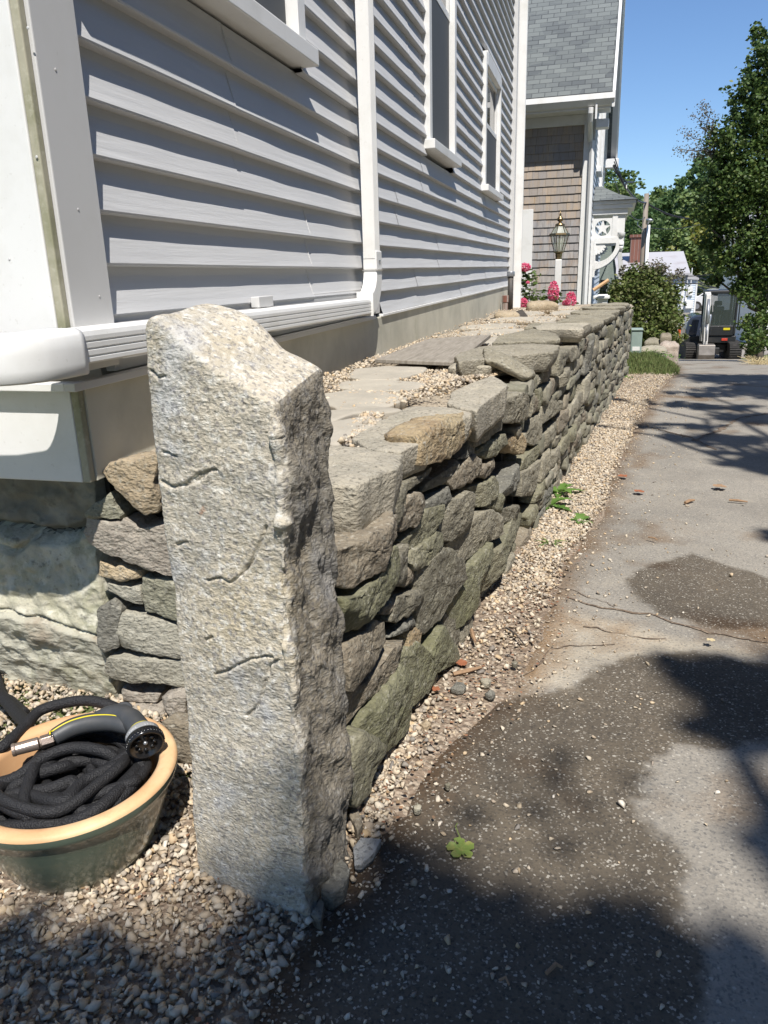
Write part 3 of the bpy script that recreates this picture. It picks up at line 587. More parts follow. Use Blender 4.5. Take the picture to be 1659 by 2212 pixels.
# cap stones near the corner, each traced on its own level
def cap(conv, pts, z, th, m, extra=(), **k):
    kk = dict(res=.010, rnd=.006, amp=.006, bulge=.003, wob=.007); kk.update(k)
    return top_rock([atz(*conv(*p), z) for p in pts] + [Vector(e) for e in extra], z, th, m, 'capstone', wall, **kk)
capA = stone('capstone_grey', (.40, .36, .285), (.29, .265, .21), (.42, .38, .29), 0, .3)
cap(c2, [(240, 1325), (440, 1335), (820, 1120), (875, 1030), (740, 1015), (560, 985), (380, 970), (150, 965)], .705, .125, capA, extra=[(-.70, 1.50, 0), (-.68, 1.37, 0)])
cap(c2, [(400, 905), (560, 800), (750, 690), (930, 612), (1250, 622), (1490, 640), (1480, 700), (1250, 760), (1120, 830), (1060, 925), (850, 1015), (620, 995)], .713, .075, capA)
face_stone(c2, [(1050,1150),(1055,960),(1045,890),(1150,800),(1320,720),(1490,655),(1525,700),(1450,880),(1330,1050),(1200,1130)], ORANGE, .022, .10)
cap(c3, [(-110, 975), (-60, 885), (60, 830), (250, 760), (370, 840), (205, 955), (125, 1035), (0, 1012)], .722, .10, capA)
face_stone(c3, [(100,1305),(118,1110),(200,960),(370,860),(362,1100),(335,1185),(130,1315)], DGREY, .012, .10)
face_stone(c3, [(362,1135),(362,960),(470,890),(530,960),(530,1100)], GREY, .02, .15)
face_stone(c3, [(545,1060),(545,950),(600,930),(628,1020),(600,1045)], BROWN, .0, .1)
# stone tilted like a tent on the edge
pA = atw(*c3(560, 830)) ; tO = Vector((pA.x-.10, pA.y, .735))
tU = Vector((.93, .1, -.35)).normalized(); tV = (YV - tU*YV.dot(tU)).normalized(); tN = tU.cross(tV)
rock('capstone', [(-.10, -.14), (.09, -.16), (.12, 0), (.07, .14), (-.11, .12)], tO, tU, tV, tN, .045, GREY, wall, res=.014, rnd=.01, amp=.008, wob=.006)
rock('capstone', [(-.10, -.12), (.06, -.13), (.09, .04), (.02, .15), (-.12, .10)], tO + Vector((-.13, -.03, -.015)), Vector((.97, 0, .12)).normalized(), YV, ZV, .05, capA, wall, res=.014, rnd=.01, amp=.008, wob=.006)
# long thick slab lying across the edge
cap(c3, [(-10, 655), (-50, 600), (150, 540), (500, 515), (700, 525), (760, 530), (705, 585), (360, 612)], .752, .082, stone('slab_brown', (.30, .27, .21), (.20, .18, .14), (.35, .32, .26), .1, .2))
cap(c3, [(240, 510), (300, 455), (560, 400), (740, 440), (765, 480), (600, 500), (480, 500)], .752, .05, GREY)
# far capstones along the edge
y = 4.55; ncap = 0
while y < 9.2:
    L_ = random.uniform(.26, .62); w = random.uniform(.2, .42); x1 = WA+WB*(y+L_/2); z = wtop(y+L_/2) + random.uniform(.03, .085)
    pts = [Vector((x1+.01+random.uniform(-.05, .03)-WB*L_/2, y+.01, 0)), Vector((x1+.015+random.uniform(-.02, .02), y+L_*.5, 0)), Vector((x1+.01+random.uniform(-.03, .02)+WB*L_/2, y+L_-.02, 0)),
           Vector((x1-w+random.uniform(-.08, .08), y+L_*.9, 0)), Vector((x1-w*1.15, y+L_*.5, 0)), Vector((x1-w+random.uniform(-.08, .08), y+.05, 0))]
    top_rock(pts, z, random.uniform(.045, .075), random.choice([GREY, capA, GREY, DGREY]), 'capstone', wall, res=.022, rnd=.006, amp=.010, bulge=.004, wob=.016)
    y += L_; ncap += 1
def inpoly(p, poly):
    c = False; n = len(poly)
    for i in range(n):
        x1, y1 = poly[i]; x2, y2 = poly[(i+1) % n]
        if (y1 > p[1]) != (y2 > p[1]) and p[0] < (x2-x1)*(p[1]-y1)/(y2-y1) + x1: c = not c
    return c
def blocked(P):
    c = (sum(p[0] for p in P)/len(P), sum(p[1] for p in P)/len(P)); T = [c] + [((p[0]+c[0])/2, (p[1]+c[1])/2) for p in P] + [((p[0]*.85+c[0]*.15), (p[1]*.85+c[1]*.15)) for p in P]
    return sum(any(inpoly(t, q) for q in usedpolys) for t in T)
# courses of smaller stones for the rest of the face
cand = []
row = 0; zc = -.02; 
rows = []
while zc < .70:
    h = random.uniform(.045, .10); rows.append((zc, h)); zc += h
for (z0, h) in rows:
    s = 1.3 + random.uniform(0, .2)
    while s < 9.42:
        far = (s > 4); L_ = random.uniform(.10, .34)*(1.15 if far else .9); g = .007
        zz = gz(s) + z0*(1 - .0) ; top = wtop(s) + .0
        hh = h*random.uniform(.85, 1.08)
        if random.random() < .13 and s > 3.6: hh = h*random.uniform(1.5, 2.0)
        if zz + hh > top + .02: hh = top + .01 - zz
        if hh > .03:
            a, b = s+g/2, s+L_-g/2; z1, z2 = zz+g*.4, zz+hh-g*.4; j = lambda k: random.uniform(-k, k)
            k1 = L_*.12; k2 = hh*.22; sh = j(L_*.25)
            cut = lambda: random.random() < .4
            P = [(a+j(k1)*.6, z1+j(k2)*.5), (b+j(k1)*.6, z1+j(k2)*.5)]
            P += [(b+j(k1)*.6, z2-abs(j(k2))*1.6), (b-L_*random.uniform(.15, .35), z2)] if cut() else [(b+j(k1)*.6, z2-abs(j(k2))*.5)]
            P += [(a+L_*random.uniform(.15, .35), z2), (a+j(k1)*.6, z2-abs(j(k2))*1.6)] if cut() else [(a+j(k1)*.6, z2-abs(j(k2))*.5)]
            if cut(): P += [(a+j(k1), (z1+z2)/2)]
            cand.append((P, s, L_, hh))
        s += L_
sel = []
for P, s, L_, hh in cand:
    nb = blocked(P)
    if nb > 2: continue
    sel.append((L_*hh/(s*s), P, s))
    if hh > .1: usedpolys.append(P)
sel.sort(key=lambda q: -q[0])
have = len([c for c in wall.children if c.name.startswith('stone')])
NB = max(0, 98 - have); small = {}
mats_w = [GREY, GGREEN, DGREY, GREY, BROWN, PALE, GREY, GGREEN, SLATE, PURPLE]
for i, (k, P, s) in enumerate(sel):
    res = .011 if s < 3.5 else (.018 if s < 6 else .028); mm = random.choice(mats_w); pr = random.uniform(-.018, .02)
    kw = dict(res=res, rnd=.004, amp=.008, bulge=.003, wob=.004, rings=None if s < 3.5 else 4, facet=1.0, crisp=True)
    if i < NB: rock('stone', P, WO + WN*pr, WU, ZV, WN, .10, mm, wall, **kw)
    else: rock('x', P, WO + WN*pr, WU, ZV, WN, .09, None, None, mb=small.setdefault(0, MB()), **kw)
STW = mat('wall_small_stones', (.2, .2, .2), .92, [((.14, .14, .10), 'noise', 7, .42, .66, .5), ((.36, .35, .30), 'noise', 70, .56, .76, .5), ((.06, .058, .05), 'noise', 90, .57, .73, .6)],
          [('noise', 22, .5, .008, (1, 1, 2.2)), ('noise', 90, .5, .003)], rand=[(.24, .222, .17), (.19, .18, .13), (.235, .20, .15), (.29, .265, .205), (.165, .158, .135), (.25, .23, .175)])
if 0 in small:
    o = small[0].build('small_stones', STW, wall, smooth=True); o['kind'] = 'stuff'
# far end face of the wall and its end stones
for i in range(7):
    z = gz(9.45)+.1*i; rock('end_stone', [(-.22, z), (0, z+.01), (.01, z+.085), (-.21, z+.09)], Vector((.36, 9.47, 0)), XV, ZV, YV, .1, random.choice([GREY, DGREY, GGREEN]), wall, res=.04, rnd=.012, amp=.01)
# return of the wall behind the post, against the house corner
RN = Vector((0, -1, 0))
def ret_stone(pts, m, y, depth=.10, name='stone', par=None, **k):
    P3 = [aty(*cl(*p), y) for p in pts]; P = [(p.x, p.z) for p in P3]
    kk = dict(res=.007, rnd=.004, amp=.005, bulge=.002, wob=.004, crisp=True); kk.update(k)
    return rock(name, P, Vector((0, y, 0)), XV, ZV, RN, depth, m, par or wall, **kk)
ochre = stone('stone_ochre', (.40, .32, .215), (.29, .225, .145), (.44, .365, .265), 0, .2)
rA = stone('end_grey_sunlit', (.34, .32, .26), (.25, .23, .185), (.40, .38, .31), .15, .4); rB = stone('end_brown_sunlit', (.34, .30, .25), (.26, .225, .185), (.40, .36, .30), 0, .4); rC = stone('end_orange_sunlit', (.46, .33, .17), (.36, .26, .13), (.46, .41, .32), 0, .2); rD = stone('end_green_sunlit', (.27, .26, .19), (.20, .195, .14), (.33, .31, .24), .2, .2)  # lighter stone copies: direct sun on the end face put into their colour
for pts, m, yy in (([(710,530),(800,470),(1090,395),(1130,420),(1135,790),(1050,830),(960,770),(880,690),(770,620)], ochre, 1.50), ([(620,830),(690,740),(790,665),(870,830),(850,860),(760,850),(640,845)], rD, 1.53),
    ([(595,960),(610,850),(870,905),(890,875),(1000,925),(1190,900),(1240,1275),(1180,1270),(1050,1215),(740,1110),(620,1040)], rB, 1.53), ([(680,1270),(705,1180),(1015,1240),(1010,1290),(860,1300)], rC, 1.545), ([(755,1330),(1000,1350),(1020,1490),(940,1460),(760,1380)], rA, 1.55),
    ([(1020,1265),(1260,1300),(1300,1400),(1300,1610),(1030,1540)], rD, 1.55), ([(690,1520),(790,1465),(860,1530),(850,1790),(760,1830),(700,1780)], SLATE, 1.54), ([(848,1600),(880,1545),(1040,1580),(1320,1640),(1340,1880),(1080,1840),(850,1790)], rA, 1.55),
    ([(760,1970),(780,1850),(1100,1870),(1340,1910),(1350,2090),(1000,2040),(800,2010)], rA, 1.545), ([(880,2090),(1150,2130),(1140,2195),(880,2180)], rB, 1.56), ([(1155,2160),(1200,2130),(1330,2140),(1335,2300),(1230,2290),(1160,2200)], rB, 1.52), ([(900,2210),(1150,2230),(1200,2330),(960,2330)], rB, 1.54), ([(700,1900),(740,1850),(760,2000),(800,2060),(720,2080)], rA, 1.58)):
    ret_stone(pts, m, yy)
ret_stone([(1170,2330),(1400,2350),(1450,2600),(1300,2650),(1180,2500)], BROWN, 1.35, .05)

# ================================================================ GRANITE POST
def build_post():
    zt = lambda x, y: (lambda b, f: f + (b-f)*min(1, max(0, (y-1.03)/.16)))(np.interp(x, [-.70, -.625, -.57, -.53, -.483, -.42], [1.060, 1.060, 1.050, 1.032, .985, .962]), np.interp(x, [-.66, -.62, -.57, -.52, -.47, -.43, -.40], [1.046, 1.040, 1.005, .972, .950, .928, .940]))
    zs = [0, .15, .32, .55, .7, .82, .9, 1.03]
    FLx = lambda z: np.interp(z, [0, .15, .27, .54, .9, 1.03], [-.674, -.667, -.658, -.655, -.655, -.648])
    FRx = lambda z: np.interp(z, [-.05, 0, .19, .32, .55, .7, .82, .87, 1.0], [-.437, -.434, -.428, -.424, -.430, -.429, -.424, -.427, -.426])
    BRx = lambda z: np.interp(z, [0, .1, .21, .46, .72, .91, 1.0], [-.409, -.406, -.400, -.400, -.408, -.411, -.411])
    segs = [(0, 1, 112), (1, 2, 74), (2, 3, 24), (3, 0, 24)]
    zmin, NR = -.05, 400
    loops = []
    for i in range(NR+1):
        v = i/NR; ring = []
        for (a, b, k) in segs:
            for j in range(k):
                # corner positions depend on height; height depends on column top
                u = j/k; z = zmin + (1.0-zmin)*v
                def cor(c, z): return {0: (FLx(z), 1.05 + .0*z), 1: (FRx(z), 1.0), 2: (BRx(z), 1.18), 3: (-.635, 1.23)}[c]
                pa, pb = cor(a, z), cor(b, z); x = pa[0]+(pb[0]-pa[0])*u; y = pa[1]+(pb[1]-pa[1])*u
                if a == 0: y -= .006*sin(pi*u)
                zz = zmin + (zt(x, y)-zmin)*v; pa, pb = cor(a, zz), cor(b, zz); x = pa[0]+(pb[0]-pa[0])*u; y2 = pa[1]+(pb[1]-pa[1])*u
                ring.append((x, y2 if a else y2-.006*sin(pi*u), zz))
        loops.append(ring)
    A = np.array(loops); K = A.shape[1]
    # round the corners of each ring
    for _ in range(5): A[:, :, :2] = (np.roll(A, 1, 1) + A*2 + np.roll(A, -1, 1))[:, :, :2]/4
    cen = A[-1].mean(0); tops = []
    for s in np.linspace(.985, .002, 46):
        r = A[-1].copy(); r[:, :2] = cen[:2] + (r[:, :2]-cen[:2])*s; r[:, 2] = [zt(x, y) for x, y in r[:, :2]]; tops.append(r)
    G = np.concatenate([A, np.array(tops)], 0)
    # smooth the brow where side meets top
    for _ in range(60):
        sub = G[NR-16:NR+9]; sub[1:-1] = (sub[:-2] + sub[1:-1]*2 + sub[2:])/4; G[NR-16:NR+9] = sub
    R_, K = G.shape[:2]
    du = np.roll(G, -1, 1) - np.roll(G, 1, 1); dv = np.gradient(G, axis=0); Nn = np.cross(du, dv); Nn /= np.linalg.norm(Nn, axis=2, keepdims=True) + 1e-9
    cr = []
    def cp(conv, pts): return [(lambda q: (q.x, q.z))(aty(*conv(*p), 1.03)) for p in pts]
    for c in (cp(lambda u, v: (u, v), [(338, 1046), (365, 1056), (395, 1050), (430, 1036), (450, 1022)]), cp(c1, [(560, 1985), (670, 1960), (730, 1985), (800, 1930), (865, 1855), (940, 1720), (985, 1600)]), cp(c5, [(400, 365), (480, 335), (560, 288), (660, 235), (790, 215)]),
              cp(c5, [(600, 615), (680, 540), (730, 400), (770, 270), (830, 230)]), cp(c1, [(330, 1775), (420, 1740)]), cp(c1, [(150, 620), (210, 665), (265, 655)]), cp(c1, [(240, 1160), (350, 1175)]), cp(c5, [(330, 160), (385, 128)]), cp(c1, [(640, 1245), (560, 1270), (430, 1340)])):
        cr.append(c)
    X, Z = G[:, :, 0], G[:, :, 2]; cd = np.full(X.shape, 1.0)
    nz = np.array([[noise.noise(Vector((G[i, j, 0]*60, G[i, j, 2]*60, 0)))*.004 for j in range(K)] for i in range(R_)])
    for k_, c in enumerate(cr): cd = np.minimum(cd, seg_dist(X+nz, Z+nz, c, False)*(1.0 if k_ else .8))
    front = np.arange(K) < 114; right = (np.arange(K) >= 108) & (np.arange(K) < 190)
    V = G.copy()
    for i in range(R_):
        for j in range(K):
            p = G[i, j]; q = Vector(p); f = noise.fractal(q*7, 1, 2, 3)*.005 + noise.fractal(Vector((q.x*24, q.y*24, q.z*34)), .9, 2, 4)*.0012 + noise.fractal(Vector((q.x*80, q.y*80, q.z*130)), .6, 2, 3)*.0009
            if right[j] and i < NR: f += (noise.ridged_multi_fractal(Vector((q.x*30, q.y*30+q.z*9, q.z*11)), 1, 2.1, 4, 1, 2)*.0075 + noise.fractal(Vector((q.x*9, q.y*14+q.z*6, q.z*8)), 1, 2, 3)*.012 - .006)*min(1, max(0, (NR-i)/30))
            # chips off the front right arris
            e = abs(j-112)
            if e < 12 and i < NR-20: f -= max(0, noise.fractal(Vector((1, 2, q.z*11)), 1, 2, 4))*.013*(1-e/12)
            if (front[j] and i < NR-2): f -= max(0, 1-cd[i, j]/.0034)*.008; f += (max(0, 1-cd[i, j]/.02)*.0016)
            V[i, j] = p + Nn[i, j]*f
    ii = np.arange(R_*K).reshape(R_, K); Fq = np.stack([ii[:-1], np.roll(ii, -1, 1)[:-1], np.roll(ii, -1, 1)[1:], ii[1:]], -1).reshape(-1, 4)
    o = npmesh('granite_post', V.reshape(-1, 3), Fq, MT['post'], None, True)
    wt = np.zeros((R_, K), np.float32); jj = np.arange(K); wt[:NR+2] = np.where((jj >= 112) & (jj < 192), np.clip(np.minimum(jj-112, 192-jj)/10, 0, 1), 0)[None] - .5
    wt[NR+2:] = -.5; a = o.data.attributes.new('darkened', 'FLOAT', 'POINT'); a.data.foreach_set('value', wt.ravel())
    tag(o, 'tall rough-split granite post standing upright at the near end of the stone wall', 'stone post')
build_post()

# ================================================================ GREY HOUSE
house = wempty('grey_house', (-1.1, 6, .6), 'grey clapboard-sided house with white trim beside the stone wall', 'house')
HX, E_ = -1.1, .1165
def shift(y): return .02*max(0, (4.2-y)/2.6)
wins = [(1.60, 3.06, 1.86, 3.6), (5.37, 6.38, 1.87, 3.75), (8.05, 9.30, 1.84, 3.02)]       # y0 y1 z0 z1 outside the casing
def siding():
    vs, fs = [], []
    seams_at = {}
    for k in range(-2, 35):
        zb = 1.110 + k*E_; zt_ = zb + E_
        y0 = 1.63 if k >= -1 + 0 else 4.14
        if k == -1: y0 = 1.63
        ranges = [(y0, 10.72)]
        for (a, b, c, d) in wins:
            if zt_ > c+.02 and zb < d-.02:
                new = []
                for r in ranges:
                    if b <= r[0] or a >= r[1]: new.append(r)
                    else:
                        if a > r[0]: new.append((r[0], a))
                        if b < r[1]: new.append((b, r[1]))
                ranges = new
        pr = (k//2); rs = random.Random(pr*13+5)
        sm = [2.43 + rs.choice([0, .9, -.35, .45]), 4.4+rs.uniform(-.1, 1.9), 6.9+rs.uniform(-.6, .7), 8.6+rs.uniform(-.4, .6)]
        if k in (2, 3): sm[0] = 2.43
        if k in (-1, 0, 1): sm[0] = 3.05
        for (a, b) in ranges:
            cuts = [a] + [s for s in sm if a+.05 < s < b-.05] + [b]; lvl = 0
            for ci, (p, q) in enumerate(zip(cuts, cuts[1:])):
                off = -.0022*(ci % 2); n = max(2, int((q-p)/.06)); base = len(vs); ov = .012 if ci % 2 == 0 and ci < len(cuts)-2 else 0
                for j in range(n+1):
                    y = p + (q+ov-p)*j/n; dz = shift(y); wob = noise.fractal(Vector((y*2.2, pr*3.7, 0)), 1, 2, 2)*.0022 + noise.noise(Vector((y*.8, k*.5, 9)))*.0012; sag = noise.noise(Vector((y*1.1, pr*2.1, 3)))*.002
                    x = HX + off
                    prof = [(x-.031, zt_+.004), (x-.026+wob, zb+E_*.80), (x-.016+wob*1.5, zb+E_*.5), (x-.006+wob, zb+E_*.2), (x, zb+.006), (x-.0015, zb+.001), (x-.031, zb-.001)]
                    for (px, pz) in prof: vs.append((px, y, pz+dz+sag*(1 if pz < zt_-.01 else 1)))
                m_ = 7
                for j in range(n):
                    for t in range(m_-1): fs.append((base+j*m_+t, base+j*m_+t+1, base+(j+1)*m_+t+1, base+(j+1)*m_+t))
                if ov: fs.append(tuple(base+n*m_+t for t in range(5)))
    b = MB(); b.add(vs, fs); b.build('siding', MT['vinyl'], house, smooth=False)
siding()
b = MB(); b.box((-9, 1.72, .2), (HX-.10, 10.7, 5.6)); b.build('house_body', MT['trim'], house)
# corner boards: front board, mildewed edge, side board in dimmed white
def board(name, a, b_, m, bevel=.003, par=None):
    q = MB(); q.box(a, b_); return q.build(name, m, par or house, bevel=bevel)
board('corner_board', (-1.345, 1.455, .905), (-1.1105, 1.475, 6), MT['white'])
board('corner_edge', (-1.110, 1.457, .905), (-1.090, 1.476, 6), MT['mildew'])
board('corner_board', (-1.112, 1.477, .905), (-1.082, 1.628, 6), MT['trim'])
for (p_, ax_) in ((aty(79, 339, 1.4545), 'Y'), (aty(20, 560, 1.4545), 'Y'), (aty(60, 60, 1.4545), 'Y'), (atx(169, 452, -1.0815), 'X'), (atx(120, 150, -1.0815), 'X'), (atx(215, 640, -1.0815), 'X')):
    q = MB(); q.lathe([(0, .0010), (.0022, .0008), (.0030, 0)], tuple(p_), 14, Matrix.Rotation(radians(90), 3, 'X') if ax_ == 'Y' else Matrix.Rotation(radians(90), 3, 'Y')); q.build('nail_head', MT['trim'], house)
# wall facing the yard (left of the corner board)
q = MB()
for k in range(0, 44):
    z = .93 + k*E_; q.add([(-9, 1.500, z), (-1.34, 1.500, z), (-1.34, 1.52, z+E_), (-9, 1.52, z+E_), (-9, 1.52, z), (-1.34, 1.52, z)], [(0, 1, 2, 3), (4, 5, 1, 0)])
q.build('siding', MT['vinyl'], house)
# water table: drip cap and skirt boards around the corner
board('drip_cap', (-9, 1.435, .868), (-1.10, 1.475, .886), MT['white'], .002)
board('drip_cap', (-1.10, 1.435, .868), (-1.072, 3.9, .886), MT['trim'], .002)
board('skirt_board', (-9, 1.468, .655), (-1.1125, 1.49, .866), MT['white'])
board('skirt_edge', (-1.112, 1.469, .655), (-1.092, 1.489, .866), MT['mildew'])
board('skirt_board', (-1.115, 1.490, .655), (-1.088, 4.06, .866), MT['found'], .002)
board('skirt_board', (-1.13, 1.64, .887), (-1.105, 4.1, 1.02), MT['trim'], .002)
board('block', (-1.10, 2.44, .995), (-1.07, 2.56, 1.03), MT['trim'], .002)
board('foundation', (-1.18, 4.065, .45), (-1.105, 11.0, .868), MT['found'], .004)
board('starter_strip', (-1.125, 4.12, .866), (-1.093, 10.7, .880), MT['white'], .002)
# windows in the side wall
def window(y0, y1, z0, z1, screen=True):
    fr = MB(); x1, x0 = HX+.022, HX-.09; w = .075
    fr.box((x0, y0, z0), (x1, y0+w, z1)); fr.box((x0, y1-w, z0), (x1, y1, z1)); fr.box((x0, y0+w, z1-w*1.3), (x1+.003, y1-w, z1+.02)); f = fr.build('window', MT['white'], house, bevel=.002)
    q = MB(); q.box((x0, y0-.03, z0-.062), (x1+.036, y1+.03, z0-.004)); q.build('sill', MT['white'], f, bevel=.004)
    zm = (z0+z1)/2
    q = MB()
    for (za, zb, xx) in ((zm-.02, z1-w*1.3, HX-.015), (z0, zm+.02, HX-.042)):
        q.box((xx-.03, y0+w, za), (xx, y0+w+.045, zb)); q.box((xx-.03, y1-w-.045, za), (xx, y1-w, zb)); q.box((xx-.03, y0+w+.045, zb-.04), (xx, y1-w-.045, zb)); q.box((xx-.03, y0+w+.045, za), (xx, y1-w-.045, za+.045))
    q.build('sash', MT['white'], f, bevel=.002)
    q = MB(); q.box((HX-.042, y0+w+.045, zm), (HX-.036, y1-w-.045, z1-w*1.4)); q.box((HX-.070, y0+w+.045, z0+.03), (HX-.064, y1-w-.045, zm)); q.build('pane', MT['glass'], f)
    q = MB(); q.box((HX-.020, y0+w+.02, z0+.01), (HX-.018, y1-w-.02, zm-.02)); 
    if screen: q.build('screen', MT['screen'], f)
for (a, b_, c, d) in wins: window(a+.0, b_-.0, c+.04, d-.0)
# downspout with elbow and the long run towards the corner
q = MB()
def fluted(path_fn, n): pass
yA, yB, xA, xB = 3.735, 3.825, -1.082, -1.022
prof = [(xA, yA), (xB-.004, yA), (xB, yA+.004)]
for k in range(4): y = yA + .012 + k*.018; prof += [(xB, y), (xB-.003, y+.003), (xB-.003, y+.007), (xB, y+.010)]
prof += [(xB, yB-.003), (xB-.004, yB), (xA, yB)]
q.prism(prof, 'z', 1.16, 5.5); ds = q.build('downspout', MT['white'], house)
q = MB(); vs = []; 
def sect(c, t, up): pass
# elbow: rectangular section swept through a quarter turn from vertical to horizontal (-y)
R1 = .10; cy_, cz_ = 3.633, 1.087
arc = []
for i in range(13):
    a = radians(90*i/12); arc.append((a,))
th = .104; 
vs = []
for (a,) in arc:
    ro = .204; ri = .104
    # centre of the bend at (cy_, cz_): outer side far from it
    for (xx, r) in ((xA-.004, ri), (xB+.005, ri), (xB+.005, ro), (xA-.004, ro)): vs.append((xx, cy_ + r*cos(a), cz_ - r*sin(a) + .02))
fs = [(i*4+j, i*4+(j+1) % 4, (i+1)*4+(j+1) % 4, (i+1)*4+j) for i in range(12) for j in range(4)] + [(0, 1, 2, 3), (51, 50, 49, 48)]
q.add(vs, fs); q.box((xA-.004, cy_+.104, cz_+.02), (xB+.005, cy_+.204, 1.195)); el = q.build('elbow', MT['white'], ds, bevel=.006, smooth=False)
q = MB(); q.box((xB+.005, 3.775, 1.145), (xB+.009, 3.80, 1.152)); q.build('screw', MT['metalgrey'], ds)
# horizontal run
q = MB(); z0, z1 = .905, 1.003; z0 = .930
def hsec():
    P = [(xA, z0), (xB-.003, z0), (xB, z0+.004)]
    for k in range(3): z = z0+.012 + k*.0155; P += [(xB, z), (xB-.003, z+.0015), (xB-.003, z+.004), (xB, z+.0055)]
    P += [(xB, z1-.016), (xB-.003, z1-.006), (xB-.012, z1), (xA, z1)]; return P
P = hsec(); n = len(P); ya, yb = 1.40, cy_
dza, dzb = 0, -.022
vs = [(x, ya, z+dza) for x, z in P] + [(x, yb, z+dzb) for x, z in P]
q.add(vs, [tuple(range(n)), tuple(range(n, 2*n))[::-1]] + [(i, n+i, n+(i+1) % n, (i+1) % n) for i in range(n)]); q.build('drain_run', MT['white'], ds)
# corner elbow of the run, bending round the corner board towards the yard
vs = []; q = MB(); cxx, cyy = -1.115, 1.405
def es(xc, yc, nx, ny):      # section in the plane spanned by (nx,ny) outward and z
    P2 = [(-.048, .909), (.026, .909), (.030, .913), (.032, .935), (.0325, .965), (.030, .990), (.024, .999), (.014, 1.004), (-.048, 1.005)]
    return [(xc+nx*d, yc+ny*d, z) for d, z in P2]
path = [(-1.050, 1.42, 0), (-1.050, 1.405, 0), (-1.050, 1.385, 8)] + [(-1.130+.080*cos(radians(a)), 1.360-.105*sin(radians(a)), a) for a in range(15, 91, 15)] + [(-1.20, 1.248, 90), (-1.30, 1.245, 90), (-1.5, 1.243, 90), (-1.9, 1.24, 90)]
secs = [es(x, y, cos(radians(a)), -sin(radians(a))) for x, y, a in path]; k = len(secs[0])
for s in secs: vs += s
q.add(vs, [(i*k+j, i*k+(j+1) % k, (i+1)*k+(j+1) % k, (i+1)*k+j) for i in range(len(secs)-1) for j in range(k)] + [tuple(range(k))[::-1]])
q.build('corner_elbow', MT['white'], ds, smooth=True)
sp = Vector((-1.175, 1.222, .992)); q = MB(); q.lathe([(0, .004), (.004, .0035), (.006, .001), (.0065, -.004)], sp, 16, Matrix.Rotation(radians(70), 3, 'X')); q.build('screw', MT['metalgrey'], ds, smooth=True)
# far corner: pilaster, fluted downspout
board('corner_board', (-1.13, 10.70, .45), (-1.06, 10.86, 5.6), MT['trim'])
q = MB(); q.prism([(-1.09, 10.88), (-.965, 10.88), (-.965, 10.90), (-.97, 10.905), (-.97, 10.93), (-.965, 10.935), (-.965, 10.96), (-1.09, 10.96)], 'z', .5, 5.5); q.build('downspout', MT['white'], house, bevel=.003)
# eaves far above throw the upper shade
q = MB(); q.box((-9, 1.2, 5.5), (-.80, 11.2, 5.62)); q.build('eave', MT['white'], house)
q = MB(); q.add([(-.75, 1.1, 5.6), (-.75, 11.3, 5.6), (-5, 11.3, 9), (-5, 1.1, 9)], [(0, 1, 2, 3)]); q.build('roof', MT['roof'], house)
# fieldstone foundation under the yard wall
def fstone(pts, m, y, depth, **k):
    P3 = [aty(*cl(*p), y) for p in pts]; P = [(p.x, p.z) for p in P3]
    kk = dict(res=.011, rnd=.007, amp=.010, bulge=.001, wob=.004, facet=0); kk.update(k)
    rock('foundation_stone', P, Vector((0, y, 0)), XV, ZV, RN, depth, m, house, **kk)
q = MB(); q.box((-4, 1.66, -.05), (-1.18, 1.74, .66)); q.build('foundation_wall', MT['core'], house)
# rough boulders under the yard wall, bedded in lime mortar: one rugged face with seams and a ledge
gx = np.arange(-1.95, -1.185, .005); gz_ = np.arange(-.04, .665, .005); X_, Z_ = np.meshgrid(gx, gz_)
sA = [(-2.4, .46), (-1.62, .478), (-1.49, .478), (-1.36, .462), (-1.30, .455), (-1.24, .482), (-1.15, .50)]; sB = [(-2.4, .262), (-1.54, .250), (-1.44, .243), (-1.36, .235), (-1.24, .205), (-1.15, .19)]; sC = [(-1.72, .27), (-1.60, .38), (-1.57, .47)]; sD = [(-1.70, .24), (-1.66, .1), (-1.70, -.05)]; sE = [(-1.55, .48), (-1.52, .44), (-1.44, .415), (-1.40, .455)]
ww_ = np.array([[noise.fractal(Vector((x*9, 3, z*9)), 1, 2, 4)*.016 for x in gx] for z in gz_])
dA, dB, dC = seg_dist(X_, Z_+ww_, sA, False), seg_dist(X_, Z_+ww_*.8, sB, False), np.minimum(seg_dist(X_+ww_, Z_, sC, False), seg_dist(X_+ww_, Z_, sD, False)); dE = seg_dist(X_, Z_+ww_*.4, sE, False)
zA = np.interp(X_, [p[0] for p in sA], [p[1] for p in sA]) - ww_; zB = np.interp(X_, [p[0] for p in sB], [p[1] for p in sB]) - ww_*.8
base_y = np.where(Z_ > zA, 1.628, np.where(Z_ > zB, 1.605 - .10*np.clip((zA-Z_)/(zA-zB), 0, 1)*.35, 1.555 + .05*np.clip((zB-Z_)/.25, 0, 1)))
nz_ = np.array([[noise.fractal(Vector((x*5, 1, z*6)), 1, 2, 3)*.020 + noise.fractal(Vector((x*22, 1, z*26)), .9, 2, 4)*.006 + (noise.ridged_multi_fractal(Vector((x*12+z*5, 4, z*16)), 1, 2, 4, 1, 2)-1)*.006 for x in gx] for z in gz_])
Y__ = base_y - nz_ + .045*np.clip(1-dA/.022, 0, 1) + .018*np.clip(1-dB/.010, 0, 1) + .022*np.clip(1-dC/.012, 0, 1) + .03*np.clip(1-dE/.012, 0, 1)
Y__[:, -1] += .08
V = np.stack([X_, Y__, Z_], -1).reshape(-1, 3); i = np.arange(X_.size).reshape(X_.shape); fq = np.stack([i[:-1, :-1], i[:-1, 1:], i[1:, 1:], i[1:, :-1]], -1).reshape(-1, 4)
